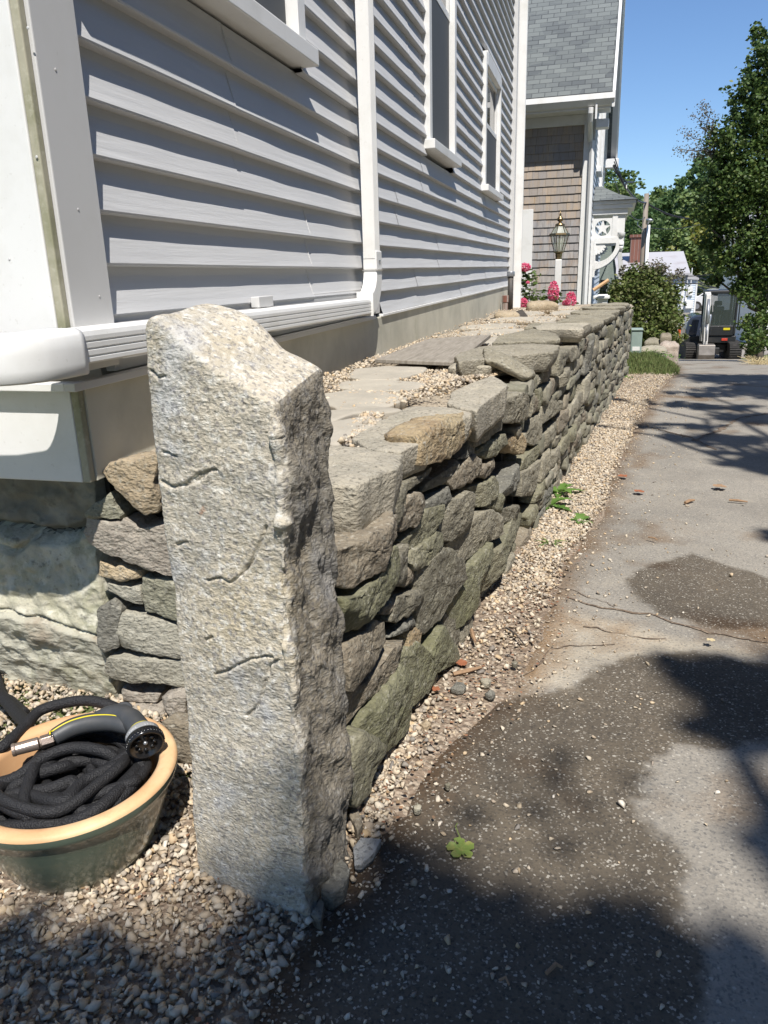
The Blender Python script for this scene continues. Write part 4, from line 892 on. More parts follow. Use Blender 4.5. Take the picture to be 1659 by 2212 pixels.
fr_ = npmesh('foundation_rock', V, fq, MT['limed'], house, True); fr_.data.materials.append(MT['limedark']); fr_.data.materials.append(MT['limed2'])
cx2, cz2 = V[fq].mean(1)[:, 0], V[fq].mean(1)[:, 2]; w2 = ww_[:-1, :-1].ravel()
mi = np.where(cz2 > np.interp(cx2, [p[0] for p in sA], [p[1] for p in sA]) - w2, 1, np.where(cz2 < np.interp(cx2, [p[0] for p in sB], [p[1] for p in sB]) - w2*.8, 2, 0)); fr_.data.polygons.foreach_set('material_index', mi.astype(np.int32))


# old capped pipe at the far corner
q = wempty('standpipe', (-1.0, 9.9, .6), 'short dark upright pipe with a grey cap at the far house corner', 'pipe')
b = MB(); b.tube([(-1.0, 9.9, .58), (-1.0, 9.9, 1.0)], .034, 14); b.build('pipe_shaft', MT['pipe'], q, smooth=True)
b = MB(); b.tube([(-1.0, 9.9, .995), (-1.0, 9.9, 1.055)], .048, 14); b.build('cap', MT['metalgrey'], q, smooth=True, bevel=.008)
b = MB(); b.tube([(-1.04, 9.7, .58), (-1.04, 9.7, .70)], .035, 14); b.tube([(-1.04, 9.7, .70), (-1.04, 9.7, .78)], .042, 14)
tag(b.build('clay_pipe', MT['brick'], None, bevel=.004), 'stubby reddish clay pipe beside the taller capped pipe', 'pipe')
# weather-worn boards on the terrace
zb = .725; C = [atz(810, 776, zb), atz(986, 783, zb), atz(1060, 724, zb), atz(926, 733, zb)]
b = MB(); n0 = len(C); b.add([(p.x, p.y, zb + (.0 if i < 2 else .004)) for i, p in enumerate(C)] + [(p.x, p.y, zb-.016) for p in C], [(0, 1, 2, 3), (7, 6, 5, 4)] + [(i, 4+i, 4+(i+1) % 4, (i+1) % 4) for i in range(4)])
tag(b.build('plywood_board', MT['wood'], None, bevel=.002), 'weather-worn grey plywood board lying on the flagstones against the house', 'board')
C = [atz(1045, 692, .63), atz(1068, 687, .63), atz(1140, 682, .66), atz(1128, 668, .66)]
b = MB(); b.add([tuple(p) for p in C] + [(p.x, p.y, p.z-.02) for p in C], [(0, 1, 2, 3), (7, 6, 5, 4)] + [(i, 4+i, 4+(i+1) % 4, (i+1) % 4) for i in range(4)])
tag(b.build('dark_board', MT['darkwood'], None), 'dark rotted board lying by the base of the capped pipe', 'board')
o = top_rock([aty(1140, 690, 8.9), aty(1205, 690, 8.9), Vector((-.45, 9.25, 0)), Vector((-.75, 9.3, 0))], .72, .12, ochre, 'flat_rock', None, res=.02, rnd=.04, amp=.012, wob=.02); tag(o, 'large tan rock bulging at the far end of the terrace beside the dark board', 'rock')
o = top_rock([aty(1070, 700, 7.6), aty(1118, 700, 7.6), Vector((-.72, 7.9, 0)), Vector((-.95, 7.9, 0))], .685, .09, ochre, 'flat_rock', None, res=.02, rnd=.03, amp=.010, wob=.02); tag(o, 'smaller tan rock half sunk in the terrace gravel in front of the dark board', 'rock')

# ================================================================ POT, HOSE AND NOZZLE
pot = wempty('glazed_pot', (POT[0], POT[1], 0), 'round green glazed ceramic pot with bare clay rim holding the black hose', 'pot')
PR = .200; PZ = .195
pc = (POT[0], POT[1], 0)
q = MB(); q.lathe([(.125, .004), (.132, .010), (.150, .045), (.168, .09), (.182, .135), (.188, .160), (.191, .163), (.199, .168), (.2025, .178), (.203, .188)], pc, 96); q.build('bowl', MT['glaze'], pot, smooth=True)
q = MB(); q.lathe([(.203, .188), (.2015, .193), (.196, .1965), (.187, .1975), (.176, .196), (.168, .190), (.166, .180), (.163, .15), (.150, .06), (.10, .03), (0, .03)], pc, 96); q.build('rim', MT['terra'], pot, smooth=True)
hose = wempty('garden_hose', (POT[0], POT[1], .15), 'black woven fabric hose heaped inside the glazed pot, with spray nozzle', 'garden hose')
rh = .0118; path = []
rs = random.Random(4)
ang = 0
for i in range(430):
    t = i/430; ang += .135 + .05*noise.noise(Vector((i*.02, 1, 0))); r = .112 + .045*noise.fractal(Vector((i*.013, 7, 1)), 1, 2, 2) - .05*max(0, t-.75)*2 + .022*sin(i*.09) + .02*noise.noise(Vector((i*.05, 5, 5)))
    r = min(.147, max(.02, r))
    z = .060 + .085*t + .012*noise.noise(Vector((i*.06, 0, 4)))
    path.append((POT[0] + r*cos(ang), POT[1] + r*sin(ang)*.96, z))
q = MB(); q.tube(path, [rh*(1+.10*noise.noise(Vector((i*.8, 2, 2)))) for i in range(len(path))], 12)
def bez(pts, n=14):
    out = []
    P = [Vector(p) for p in pts]; P = [P[0]*2-P[1]] + P + [P[-1]*2-P[-2]]
    for i in range(1, len(P)-2):
        for j in range(n):
            t = j/n; a, b, c, d = P[i-1:i+3]
            out.append(.5*((2*b) + (c-a)*t + (2*a-5*b+4*c-d)*t*t + (3*b-a-3*c+d)*t**3))
    out.append(P[-2]); return out
pz = lambda u, v, z: tuple(atz(.37*u, 1393.6+.37*v, z))
for k in range(22):
    a = rs.uniform(0, 6.28); pts_ = []
    for j in range(6):
        a += rs.uniform(.5, 1.15); r_ = rs.uniform(.04, .143) if j % 2 else rs.uniform(.10, .145); pts_.append((POT[0]+r_*cos(a), POT[1]+r_*sin(a), .120 + .070*(k/21) + rs.uniform(-.008, .008) - .05*(j in (0, 5))))
    q.tube(bez(pts_, 10), rh*rs.uniform(.9, 1.1), 12)
q.tube(bez([pz(-60, 620, .19), pz(20, 590, .20), pz(150, 470, .20), pz(240, 380, .205), pz(420, 330, .215), pz(560, 330, .215), pz(700, 380, .20), pz(780, 470, .185)]), rh, 12)
q.tube(bez([pz(-120, 200, .10), pz(0, 290, .12), pz(100, 400, .14), pz(160, 480, .17), pz(60, 560, .18)]), rh*1.25, 12)
q.tube(bez([pz(-60, 820, .17), pz(100, 770, .185), pz(250, 660, .195), pz(420, 600, .20), pz(600, 620, .195), pz(700, 690, .17), pz(740, 800, .15)]), rh, 12)
q.tube(bez([pz(480, 860, .165), pz(560, 770, .18), pz(660, 700, .185), pz(760, 640, .19), pz(830, 720, .175), pz(760, 860, .15)]), rh*.95, 12)
q.tube(bez([pz(-60, 900, .165), pz(120, 870, .175), pz(300, 840, .18), pz(420, 800, .18), pz(400, 880, .165), pz(200, 930, .16), pz(-60, 950, .16)]), rh*1.1, 12)
q.tube(bez([pz(280, 1010, .165), pz(440, 980, .17), pz(620, 940, .17), pz(760, 850, .165), pz(830, 760, .17)]), rh, 12)
q.tube(bez([pz(-60, 1075, .155), pz(120, 1060, .165), pz(300, 1050, .17), pz(420, 1030, .16)]), rh*1.15, 12)
q.tube(bez([pz(-60, 30, .02), pz(0, 270, .03), pz(60, 330, .035), pz(140, 400, .05)]), rh*1.3, 12)
q.build('hose_tube', MT['hose'], hose, smooth=True)
# metal coupling
A0, A1, A2, A3 = [Vector(pz(*p)) for p in ((70, 615, .215), (228, 572, .217), (240, 568, .217), (312, 545, .218))]
q = MB(); q.tube([A0, A0.lerp(A1, .12), A0.lerp(A1, .14), A0.lerp(A1, .97), A1], [.0125, .0135, .0122, .0128, .0122], 24); q.tube([A2, A3], .0130, 6); q.tube([A1, A2], .0105, 16)
q.build('coupling', MT['coupl'], hose, smooth=False, bevel=.0006)
noz = MB(); G0 = [pz(310, 545, .219), pz(345, 520, .222), pz(430, 478, .228), pz(540, 452, .233), pz(650, 450, .235), pz(735, 470, .234), pz(790, 490, .232)]
gp2 = bez(G0, 8); nn = len(gp2); noz.tube(gp2, [(.0155 + .004*sin(pi*min(1, i/nn*1.1))) for i in range(nn)], 20); grip = noz.build('nozzle_grip', MT['rubber'], hose, smooth=True)
q = MB(); up_ = Vector((0, 0, 1)); view = (EYE - Vector(G0[3])).normalized()
ln = []
for i, p in enumerate(gp2[5:-6]):
    r_ = (.0155 + .004*sin(pi*min(1, (i+5)/nn*1.1))); t = (gp2[i+6]-gp2[i+4]).normalized(); s_ = t.cross(view).normalized(); s_ = -s_ if s_.y < 0 else s_
    ln.append(p + (s_*.72 + view*.72).normalized()*(r_+.0002))
r0 = ln[0]; q.tube([r0 + Vector((.004, -.012, .001)), r0 + Vector((-.001, -.006, .003))] + ln, .0016, 8); q.build('yellow_stripe', MT['yellow'], grip, smooth=True)
Hc = Vector(pz(845, 560, .232)); imx = RT; imy = -UP
ax = (view*.74 + imx*.18 + imy*.62).normalized()
Mh = ax.to_track_quat('Z', 'Y').to_matrix()
neck = MB(); neck.tube(bez([pz(560, 420, .240), pz(680, 400, .245), pz(760, 430, .243), tuple(Hc - ax*.028)], 6), [.012, .013, .015, .017, .018, .0185, .019, .0195, .020, .020, .021, .021, .022, .022, .022, .022, .022, .022, .022][:19], 20); neck.build('neck', MT['rubber'], grip, smooth=True)
dl = MB(); dc = Vector(pz(722, 372, .252)); dl.lathe([(0, .004), (.010, .004), (.0112, .0034), (.013, .0052), (.0165, .005), (.0175, .003), (.0175, -.012)], dc, 36, (view*.35+Vector((0, .1, .9))).normalized().to_track_quat('Z', 'Y').to_matrix()); dl.build('thumb_dial', MT['rubber'], grip, smooth=True)
hd = MB(); hd.lathe([(.021, -.034), (.0235, -.032), (.0235, -.026)], Hc, 40, Mh); hd.build('yellow_collar', MT['yellow'], hose, smooth=True)
hd = MB(); hd.lathe([(.0225, -.028), (.028, -.026), (.0335, -.018), (.0345, -.004)], Hc, 48, Mh); head = hd.build('nozzle_head', MT['nozgrey'], hose, smooth=True)
hd = MB(); 
hd.lathe([(.0350, -.006), (.0362, -.003), (.0362, .010), (.0345, .013), (.031, .013), (.029, .006), (0, .006)], Hc, 48, Mh); face = hd.build('spray_face', MT['nozblack'], head, smooth=True)
q = MB()
for k in range(36):
    a = 2*pi*k/36; c = Hc + Mh @ Vector((.0362*cos(a), .0362*sin(a), 0)); q.tube([c + ax*-.002, c+ax*.010], .0014, 6)
for k in range(8):
    a = 2*pi*k/8; c = Hc + Mh @ Vector((.017*cos(a), .017*sin(a), .0062)); q.tube([c, c+ax*.003], .0042, 12)
q.build('jet_ring', MT['nozblack'], head, smooth=True)
q = MB(); q.lathe([(0, .0095), (.003, .009), (.0045, .006)], Hc, 16, Mh); q.build('centre_screw', MT['metalgrey'], head, smooth=True)
def lettering(txt, ang0, step, name='lettering'):
    for i, ch in enumerate(txt):
        cu = bpy.data.curves.new('txt', 'FONT'); cu.body = ch; cu.size = .0058; cu.align_x = 'CENTER'; cu.align_y = 'CENTER'; cu.extrude = .0001
        to = bpy.data.objects.new('txt', cu); COL.objects.link(to); bpy.context.view_layer.update()
        me = bpy.data.meshes.new_from_object(to.evaluated_get(bpy.context.evaluated_depsgraph_get())); bpy.data.objects.remove(to)
        a = radians(ang0 + step*i); rr = .0342; nrm = (Mh @ Vector((cos(a), sin(a), .12))).normalized(); up2 = ax
        rt = up2.cross(nrm).normalized(); up3 = nrm.cross(rt); c = Hc + Mh @ Vector((rr*cos(a), rr*sin(a), -.0105)) + nrm*.0006
        M4 = Matrix((rt, up3, nrm)).transposed().to_4x4(); M4.translation = c; me.transform(M4); parts_txt.append(me)
parts_txt = []
# which way round the head faces the camera: find the angle pointing up in view
best = max(range(0, 360, 5), key=lambda d: (Mh @ Vector((cos(radians(d)), sin(radians(d)), 0))).dot(view*.8 - imy*.6 ))
lettering('MIST', best-34, 8.5); lettering('SOAKER', best+22, 8.5)
bm = bmesh.new()
for me in parts_txt: bm.from_mesh(me)
me = bpy.data.meshes.new('lettering'); bm.to_mesh(me); bm.free(); link('lettering', me, MT['lettering'], head)

# ================================================================ NEIGHBOUR HOUSE (cedar shingles)
nb = wempty('shingled_house', (-.2, 14, -.3), 'cedar-shingled house with grey roof and white trim beyond the stone wall', 'house')
NY, NX = 14.0, -.13; nb.rotation_euler = (0, 0, 0)
q = MB(); q.box((-8, NY+.02, -.6), (NX-.03, 21.7, 3.6)); q.build('house_body', MT['core'], nb)
def shingle_rows(name, z0, z1, m, x0=-3.2, x1=-.29):
    q = MB(); z = z0
    while z < z1-.01:
        x = x0 + random.uniform(0, .1)
        while x < x1:
            w = min(random.uniform(.075, .17), x1-x); d = random.uniform(0, .004); dz = random.uniform(-.003, .002)
            if w > .015: q.add([(x+.001, NY-.022-d, z+dz), (x+w-.002, NY-.022-d, z+dz), (x+w-.002, NY-.004, z+.165), (x+.001, NY-.004, z+.165), (x+.001, NY, z+dz), (x+w-.002, NY, z+dz)], [(0, 1, 2, 3), (4, 5, 1, 0), (0, 3, 4), (1, 5, 2)])
            x += w
        z += .127
    return q.build(name, m, nb)
shingle_rows('wall_shingles', -.43+.127*18, 3.24, MT['shingle']); shingle_rows('wall_shingles', -.43, -.43+.127*18-.005, MT['shinglelow'])
def nbx(name, a, b_, m, bevel=.004, par=None): q = MB(); q.box(a, b_); return q.build(name, m, par or nb, bevel=bevel)
nbx('corner_board', (-.29, NY-.04, -.5), (-.155, NY+.01, 3.40), MT['white']); nbx('corner_board', (-.154, NY-.038, -.5), (-.115, NY+.12, 3.40), MT['trim'])
nbx('frieze_board', (-8, NY-.045, 3.25), (-.291, NY-.0, 3.40), MT['white']); nbx('soffit', (-8, 13.62, 3.402), (.10, NY+.01, 3.44), MT['white'])
nbx('fascia', (-8, 13.60, 3.40), (.10, 13.619, 3.52), MT['white'])
q = MB(); q.prism([(13.50, 3.60), (13.49, 3.52), (13.55, 3.44), (13.598, 3.43), (13.598, 3.60), (13.585, 3.60), (13.585, 3.46), (13.55, 3.46), (13.51, 3.52), (13.512, 3.60)], 'x', -8, .16); q.build('gutter', MT['white'], nb)
g = MB(); g.tube([(-.19, 13.56, 3.42), (-.19, 13.56, 3.35), (-.19, 13.62, 3.25), (-.19, 13.82, 3.10), (-.19, 13.90, 3.0)], .042, 10); g.tube([(-.155, 13.90, 3.0), (-.155, 13.915, -.5)], .04, 4); g.build('downspout', MT['white'], nb, bevel=.004)
# roof: sloped plane built flat and turned up so that its courses follow the slope
SL = radians(50); run = 4.15/cos(SL)
def roofplane(name, w, ln_, loc, rx, rz=0, th=.03, par=nb, m=None):
    q = MB(); q.box((0, 0, -th), (w, ln_, 0)); o = q.build(name, m or MT['roof'], None); o.parent = par
    M_ = Matrix.Translation(Vector(loc)) @ Matrix.Rotation(rz, 4, 'Z') @ Matrix.Rotation(rx, 4, 'X')
    if par and par.get('wc'): o.matrix_parent_inverse = Matrix.Translation(-Vector(par.location))
    o.matrix_basis = M_; return o
roofplane('roof', 8.12, run, (-8, 13.56, 3.62), SL)
roofplane('roof', 8.12, run, (.12, 21.86, 3.62), SL, pi)
def rake(x0, x1, dz0, dz1, name):
    zr = 3.62+4.15*math.tan(SL); q = MB()
    q.prism([(13.53, 3.60+dz0), (17.71, zr+dz0+.02), (21.89, 3.60+dz0), (21.89, 3.60+dz1), (17.71, zr+dz1), (13.53, 3.60+dz1)], 'x', x0, x1); return q.build(name, MT['trim'] if 'soffit' in name else MT['white'], nb, bevel=.003)
rake(.121, .165, .03, -.20, 'rake_board'); rake(.0, .120, -.045, -.09, 'rake_soffit'); rake(-.12, -.09, -.05, -.35, 'rake_frieze')
nbx('eave_return', (-.11, 13.75, 3.16), (.085, 14.0, 3.283), MT['white'], .006); nbx('eave_return', (-.11, 21.5, 3.40), (.20, 21.9, 3.60), MT['white'], .006)
# gable wall of clapboards, seen almost edge on
q = MB(); z = -.6
while z < 7.6:
    ya, yb = 14.12, 21.6
    if z > 3.5: ya += (z-3.5)/math.tan(SL); yb -= (z-3.5)/math.tan(SL)
    if yb > ya: q.add([(NX+.022, ya, z), (NX+.022, yb, z), (NX+.004, yb, z+.11), (NX+.004, ya, z+.11), (NX, ya, z), (NX, yb, z)], [(0, 1, 2, 3), (4, 5, 1, 0)])
    z += .11
q.build('gable_clapboards', MT['bluewall'], nb)
for (a, b_, c, d) in ((15.2, 16.1, 2.75, 4.4), (17.3, 18.2, 2.6, 4.4)):
    q = MB(); q.box((NX-.02, a, c), (NX+.055, a+.1, d)); q.box((NX-.02, b_-.1, c), (NX+.055, b_, d)); q.box((NX-.02, a+.1, d-.1), (NX+.055, b_-.1, d)); q.box((NX-.02, a-.05, c-.08), (NX+.10, b_+.05, c)); f = q.build('window', MT['white'], nb, bevel=.004)
    q = MB(); q.box((NX-.01, a+.1, c), (NX+.024, b_-.1, d-.1)); q.build('pane', MT['glass'], f)
# tall white trimmed window at the left of the shingled wall
q = MB(); q.box((-1.30, NY-.055, .0), (-1.06, NY, 2.02)); q.box((-2.2, NY-.055, 1.80), (-1.301, NY, 2.02)); f = q.build('window', MT['white'], nb, bevel=.004)
q = MB(); q.box((-2.2, NY-.035, .0), (-1.302, NY-.03, 1.78)); q.build('pane', MT['glass'], f)
q = MB(); q.box((NX+.024, 14.3, -.5), (NX+.05, 14.9, 1.25)); q.build('door', MT['black'], nb)
q = MB(); q.box((NX+.024, 14.14, -.5), (NX+.07, 14.28, 1.5)); q.build('door_frame', MT['white'], nb)
# porch hood: flared hip roof, moulded cornice, star panel, scroll bracket
q = MB(); y0, y1, x0, x1, ze = 14.35, 16.6, -.12, .56, 2.13
r1 = [(x0, y0-.05, ze), (x1+.05, y0-.05, ze), (x1+.05, y1+.05, ze), (x0, y1+.05, ze)]; r2 = [(x0, y0+.55, ze+.27), (x0+.12, y0+.55, ze+.27), (x0+.12, y1-.55, ze+.27), (x0, y1-.55, ze+.27)]
r3 = [(a[0]*.5+b[0]*.5, a[1]*.5+b[1]*.5, a[2]*.5+b[2]*.5-.03) for a, b in zip(r1, r2)]
q.add(r1+r3+r2, [(i, i+1, 4+i+1, 4+i) for i in range(3)] + [(4+i, 4+i+1, 8+i+1, 8+i) for i in range(3)] + [(8, 9, 10, 11)]); q.build('hood_roof', MT['roof'], nb)
q = MB(); q.box((x0, y0, ze-.06), (x1+.02, y1, ze-.002)); q.box((x0, y0+.03, ze-.13), (x1-.03, y1-.03, ze-.062)); q.box((x0, y0+.07, ze-.22), (x1-.10, y1-.07, ze-.132)); q.build('hood_cornice', MT['white'], nb, bevel=.006)
def star(cx, cz, R, r, y0, y1):
    P = [(cx + (R if i % 2 == 0 else r)*sin(pi*i/5), cz + (R if i % 2 == 0 else r)*cos(pi*i/5)) for i in range(10)]; return P
q = MB(); sx, sz = .065, 1.70; Rr = .125
n = 40
for i in range(n):                                     # panel with a round opening
    a, b_ = 2*pi*i/n, 2*pi*(i+1)/n
    def sq(t): k = .155/max(abs(cos(t)), abs(sin(t))); return (sx + k*cos(t), sz + k*sin(t))
    P = [(sx+Rr*cos(a), sz+Rr*sin(a)), sq(a), sq(b_), (sx+Rr*cos(b_), sz+Rr*sin(b_))]
    q.prism(P, 'y', y0+.10, y0+.14)
q.box((x0, y0+.10, 1.54), (sx-.156, y0+.14, 1.90)); q.box((sx+.156, y0+.09, 1.50), (sx+.24, y0+.15, 1.91)); q.box((sx+.24, y0+.11, 1.62), (sx+.36, y0+.14, 1.90)); pn = q.build('hood_panel', MT['white'], nb)
q = MB(); q.prism(star(sx, sz, .135, .052, 0, 0), 'y', y0+.105, y0+.145); q.build('star', MT['white'], pn)
def bracket(yb, name='bracket'):
    q = MB(); P = []
    for i in range(17):
        a = radians(90*i/16); P.append((x0+.01 + .50*sin(a), 1.02 + .50*(1-cos(a))))
    Pi = [(x0+.09 + .33*sin(radians(90*i/16)), 1.15 + .30*(1-cos(radians(90*i/16)))) for i in range(17)]
    for i in range(16):
        q.prism([P[i], P[i+1], Pi[i+1], Pi[i]], 'y', yb, yb+.07)
    q.box((x0, yb+.002, .90), (x0+.09, yb+.068, 1.52)); q.box((x0, yb+.001, 1.45), (x0+.54, yb+.069, 1.55))
    q.prism([(x0, .86), (x0+.06, .95), (x0+.13, 1.05), (x0+.13, 1.16), (x0, 1.2)], 'y', yb+.003, yb+.067)
    o = q.build(name, MT['white'], nb, bevel=.003)
    q = MB(); q.prism([(x0+.09, 1.44)] + [(x0+.09+.15*sin(radians(a)), 1.44-.15*cos(radians(a))) for a in range(0, 91, 10)], 'y', yb+.02, yb+.05)
    for a in range(5, 90, 17): q.tube([(x0+.09+.155*sin(radians(a)), yb+.01, 1.44-.155*cos(radians(a))), (x0+.09+.155*sin(radians(a)), yb+.06, 1.44-.155*cos(radians(a)))], .018, 8)
    q.build('fan_ornament', MT['white'], o)
    q = MB(); q.lathe([(0, -.05), (.03, -.04), (.045, 0), (.03, .04), (0, .05)], (x0+.50, yb+.035, 1.38), 16); q.lathe([(.05, 0), (.05, .05), (.035, .07), (.035, .12), (.06, .13), (.06, .2)], (x0+.50, yb+.035, 1.42), 16); q.build('pendant', MT['white'], o, smooth=True)
bracket(y0+.08); bracket(y1-.15)
q = MB(); q.box((NX, 14.25, -.6), (.30, 16.4, .18)); q.box((.05, 14.1, .18), (.22, 14.25, .62)); q.box((-.02, 14.06, .55), (.25, 14.28, .60)); q.build('porch_step', MT['white'], nb, bevel=.01)
q = MB(); q.tube([(-.02, 13.9, .70), (.10, 13.9, .78), (.22, 13.9, .86)], .03, 8); tag(q.build('scrub_brush', MT['terra'], None), 'orange-brown handle of a tool sticking up in front of the white porch step', 'tool')
# second, farther house wing with grey-green shingled roof end
wing = wempty('far_wing', (.3, 24, -1), 'grey-green shingled house wing half hidden behind the porch bracket and the bush', 'house')
q = MB(); q.prism([(-2, -1.8), (.62, -1.8), (.55, 1.0), (.25, 2.4), (-2, 2.4)], 'y', 23.5, 29); q.build('wing_wall', stone('wing_shingle', (.24, .29, .27), (.2, .25, .23), (.28, .33, .3), 0, 0), wing)
q = MB(); q.prism([(.40, 2.4), (.62, 1.0), (.68, -1.7), (.80, -1.7), (.74, 1.0), (.50, 2.4)], 'y', 23.3, 23.5); q.build('wing_trim', MT['trim'], wing)
q = MB(); q.box((.16, 23.46, -.9), (.32, 23.52, .7)); q.build('wing_window', MT['glass'], wing)

nb.rotation_euler = (0, 0, radians(-1.6))
# ================================================================ LAMP POST
lp = wempty('lamp_post', (-.56, 12.6, -.4), 'white turned wooden lamp post with brass and glass lantern in front of the shingled wall', 'lamp post')
lx, ly = -.555, 12.6
q = MB(); q.box((lx-.05, ly-.05, .72), (lx+.05, ly+.05, 1.20)); q.build('post_block', MT['white'], lp, bevel=.012)
q = MB(); q.lathe([(.045, -.4), (.045, .3), (.05, .45), (.038, .52), (.045, .60), (.055, .62), (.04, .64), (.048, .66), (.035, .69), (.055, .72)], (lx, ly, 0), 24); q.build('post_shaft', MT['white'], lp, smooth=True)
q = MB(); q.lathe([(.045, 1.20), (.045, 1.24), (.05, 1.25), (.05, 1.28), (.065, 1.30)], (lx, ly, 0), 6); q.build('collar', MT['brass'], lp)
def hexr(r, z): return [(lx+r*cos(pi/3*i+.2), ly+r*sin(pi/3*i+.2), z) for i in range(6)]
q = MB(); rings = [(.068, 1.30), (.115, 1.46), (.135, 1.545)]; 
for (r, z), (r2_, z2) in zip(rings, rings[1:]):
    q.add(hexr(r-.006, z)+hexr(r2_-.006, z2), [(i, (i+1) % 6, 6+(i+1) % 6, 6+i) for i in range(6)])
q.add(hexr(.125, 1.57)+hexr(.062, 1.68), [(i, (i+1) % 6, 6+(i+1) % 6, 6+i) for i in range(6)]); gl = q.build('lantern_glass', MT['lampglass'], lp)
q = MB()
for i in range(6):
    P = [hexr(r, z)[i] for r, z in rings]; q.tube(P, .006, 6); q.tube([hexr(.13, 1.565)[i], hexr(.065, 1.68)[i]], .006, 6)
q.add(hexr(.155, 1.55)+hexr(.150, 1.572)+hexr(.12, 1.575)+hexr(.12, 1.548), [(i+6*k, (i+1) % 6+6*k, 6*((k+1) % 4)+(i+1) % 6, 6*((k+1) % 4)+i) for k in range(4) for i in range(6)])
q.add(hexr(.075, 1.295)+hexr(.075, 1.31), [(i, (i+1) % 6, 6+(i+1) % 6, 6+i) for i in range(6)] + [tuple(range(6)), tuple(range(6, 12))]); q.build('lantern_frame', MT['brass'], lp)
q = MB(); q.lathe([(.07, 1.68), (.072, 1.70), (.03, 1.72), (.02, 1.735), (.05, 1.76), (.052, 1.775), (.03, 1.80), (.012, 1.82), (.018, 1.835), (.006, 1.86), (.003, 1.90), (0, 1.90)], (lx, ly, 0), 20); q.build('finial', MT['brass'], lp, smooth=True)

q = MB(); q.lathe([(.012, 1.31), (.012, 1.54), (.0, 1.54)], (lx, ly, 0), 10); q.build('candle_tube', MT['brass'], lp)
# ================================================================ PLANTS
def leafy(name, root_pts, n, size, m, spread, label, cat, loc, group=None, upd=.3, flowers=()):
    r = wempty(name, loc, label, cat, group)
    q = MB()
    for p in root_pts: q.tube([Vector(loc) + Vector((random.uniform(-.02, .02), random.uniform(-.02, .02), 0)), Vector(loc).lerp(Vector(p), .5) + Vector((random.uniform(-.03, .03), 0, .04)), Vector(p)], [.006, .005, .003], 5)
    q.build('stem', MT['bark'], r)
    C = np.concatenate([np.array(p)[None] + rng.normal(size=(n//len(root_pts), 3))*spread for p in root_pts]); leaves('leaf_mass', C, size, m, r, upd)
    for (fp, fr, fn) in flowers:
        d = rng.normal(size=(fn, 3)); d /= np.linalg.norm(d, axis=1)[:, None]; d *= rng.uniform(.7, 1.0, fn)[:, None]
        leaves('flower_head', np.array(fp)[None] + d*np.array(fr), .022, MT['petal'], r, .1)
    return r
hp = lambda u, v, y: tuple(aty(900/1.5 and (1650+u*.3617)*.6636, (250+v*.3617)*.6636, y))
fl1 = [(hp(420, 1940, 11.3), (.08, .07, .155), 900), (hp(575, 2010, 11.2), (.075, .06, .12), 620), (hp(530, 2035, 11.3), (.05, .04, .04), 160), (hp(240, 2065, 11.2), (.08, .04, .035), 220)]
leafy('pink_hydrangea', [hp(320, 1990, 11.4), hp(300, 1940, 11.4), hp(380, 2040, 11.3), hp(460, 2010, 11.3), hp(240, 2000, 11.4), hp(350, 2060, 11.2)], 130, .085, MT['hydleaf'], (.10, .08, .045), 'low flowering shrub with pink panicles in front of the lamp post', 'shrub', (-.7, 11.5, .35), 'pink flowering shrubs behind the wall', .45, fl1)
fl2 = [(hp(160, 1715, 11.0), (.085, .07, .06), 460), (hp(145, 2035, 11.0), (.07, .06, .07), 400), (hp(190, 1850, 11.0), (.025, .02, .015), 60)]
leafy('pink_hydrangea', [hp(170, 1780, 11.1), hp(200, 1830, 11.1), hp(140, 1860, 11.1), hp(200, 1950, 11.1), hp(140, 1960, 11.1), hp(230, 1790, 11.1), hp(150, 2020, 11.1)], 110, .085, MT['hydleaf'], (.05, .05, .05), 'taller flowering shrub with pink heads hugging the corner of the grey house', 'shrub', (-.92, 11.2, .35), 'pink flowering shrubs behind the wall', .45, fl2)
def bush(name, blobs, n, size, m, label, cat='bush', m2=None, tops=None, shell=.75, upd=.2, group=None):
    bx = np.array(blobs); loc = (float(bx[:, 0].mean()), float(bx[:, 1].mean()), gz(float(bx[:, 1].mean())))
    r = wempty(name, loc, label, cat, group); q = MB()
    for b in blobs: q.tube([Vector(loc), Vector(loc).lerp(Vector(b[:3]), .5) + Vector((0, 0, .1)), Vector(b[:3]) + Vector((0, 0, b[5]*.3))], [.03, .02, .01], 6)
    q.build('stems', MT['bark'], r); leaves('foliage', crown_points(blobs, n, shell), size, m, r, upd)
    if tops: leaves('seed_heads', crown_points(tops[0], tops[1], .6), tops[2], m2, r, upd)
    return r
def bb(px, py, y, rx, rz, ry_=None): p = aty(px, py, y); return (p.x, p.y, p.z, rx, ry_ or rx, rz)
bush('large_bush', [bb(1380, 640, 16.2, .62, .42), bb(1335, 650, 16, .36, .34), bb(1430, 650, 16.4, .42, .40), bb(1390, 700, 15.9, .62, .40), bb(1440, 700, 16.2, .32, .42), bb(1340, 690, 15.9, .42, .35), bb(1400, 600, 16.4, .42, .22), bb(1400, 735, 16, .45, .22), bb(1365, 610, 16.3, .3, .22)], 13500, .072, MT['bushleaf'],
     'large rounded green bush with wispy grey top beyond the end of the stone wall', m2=MT['tw'], tops=([bb(1400, 580, 16.5, .42, .14), bb(1455, 605, 16.6, .22, .20), bb(1360, 585, 16.5, .26, .10), bb(1440, 590, 16.6, .3, .14)], 1500, .042), shell=.5)
bush('small_shrub', [bb(1455, 738, 16.5, .17, .13), bb(1466, 728, 17.0, .16, .12), bb(1450, 725, 17, .12, .12)], 800, .055, MT['bushleaf'], 'small green shrub at the driveway edge between the boulders and the excavator', 'shrub')
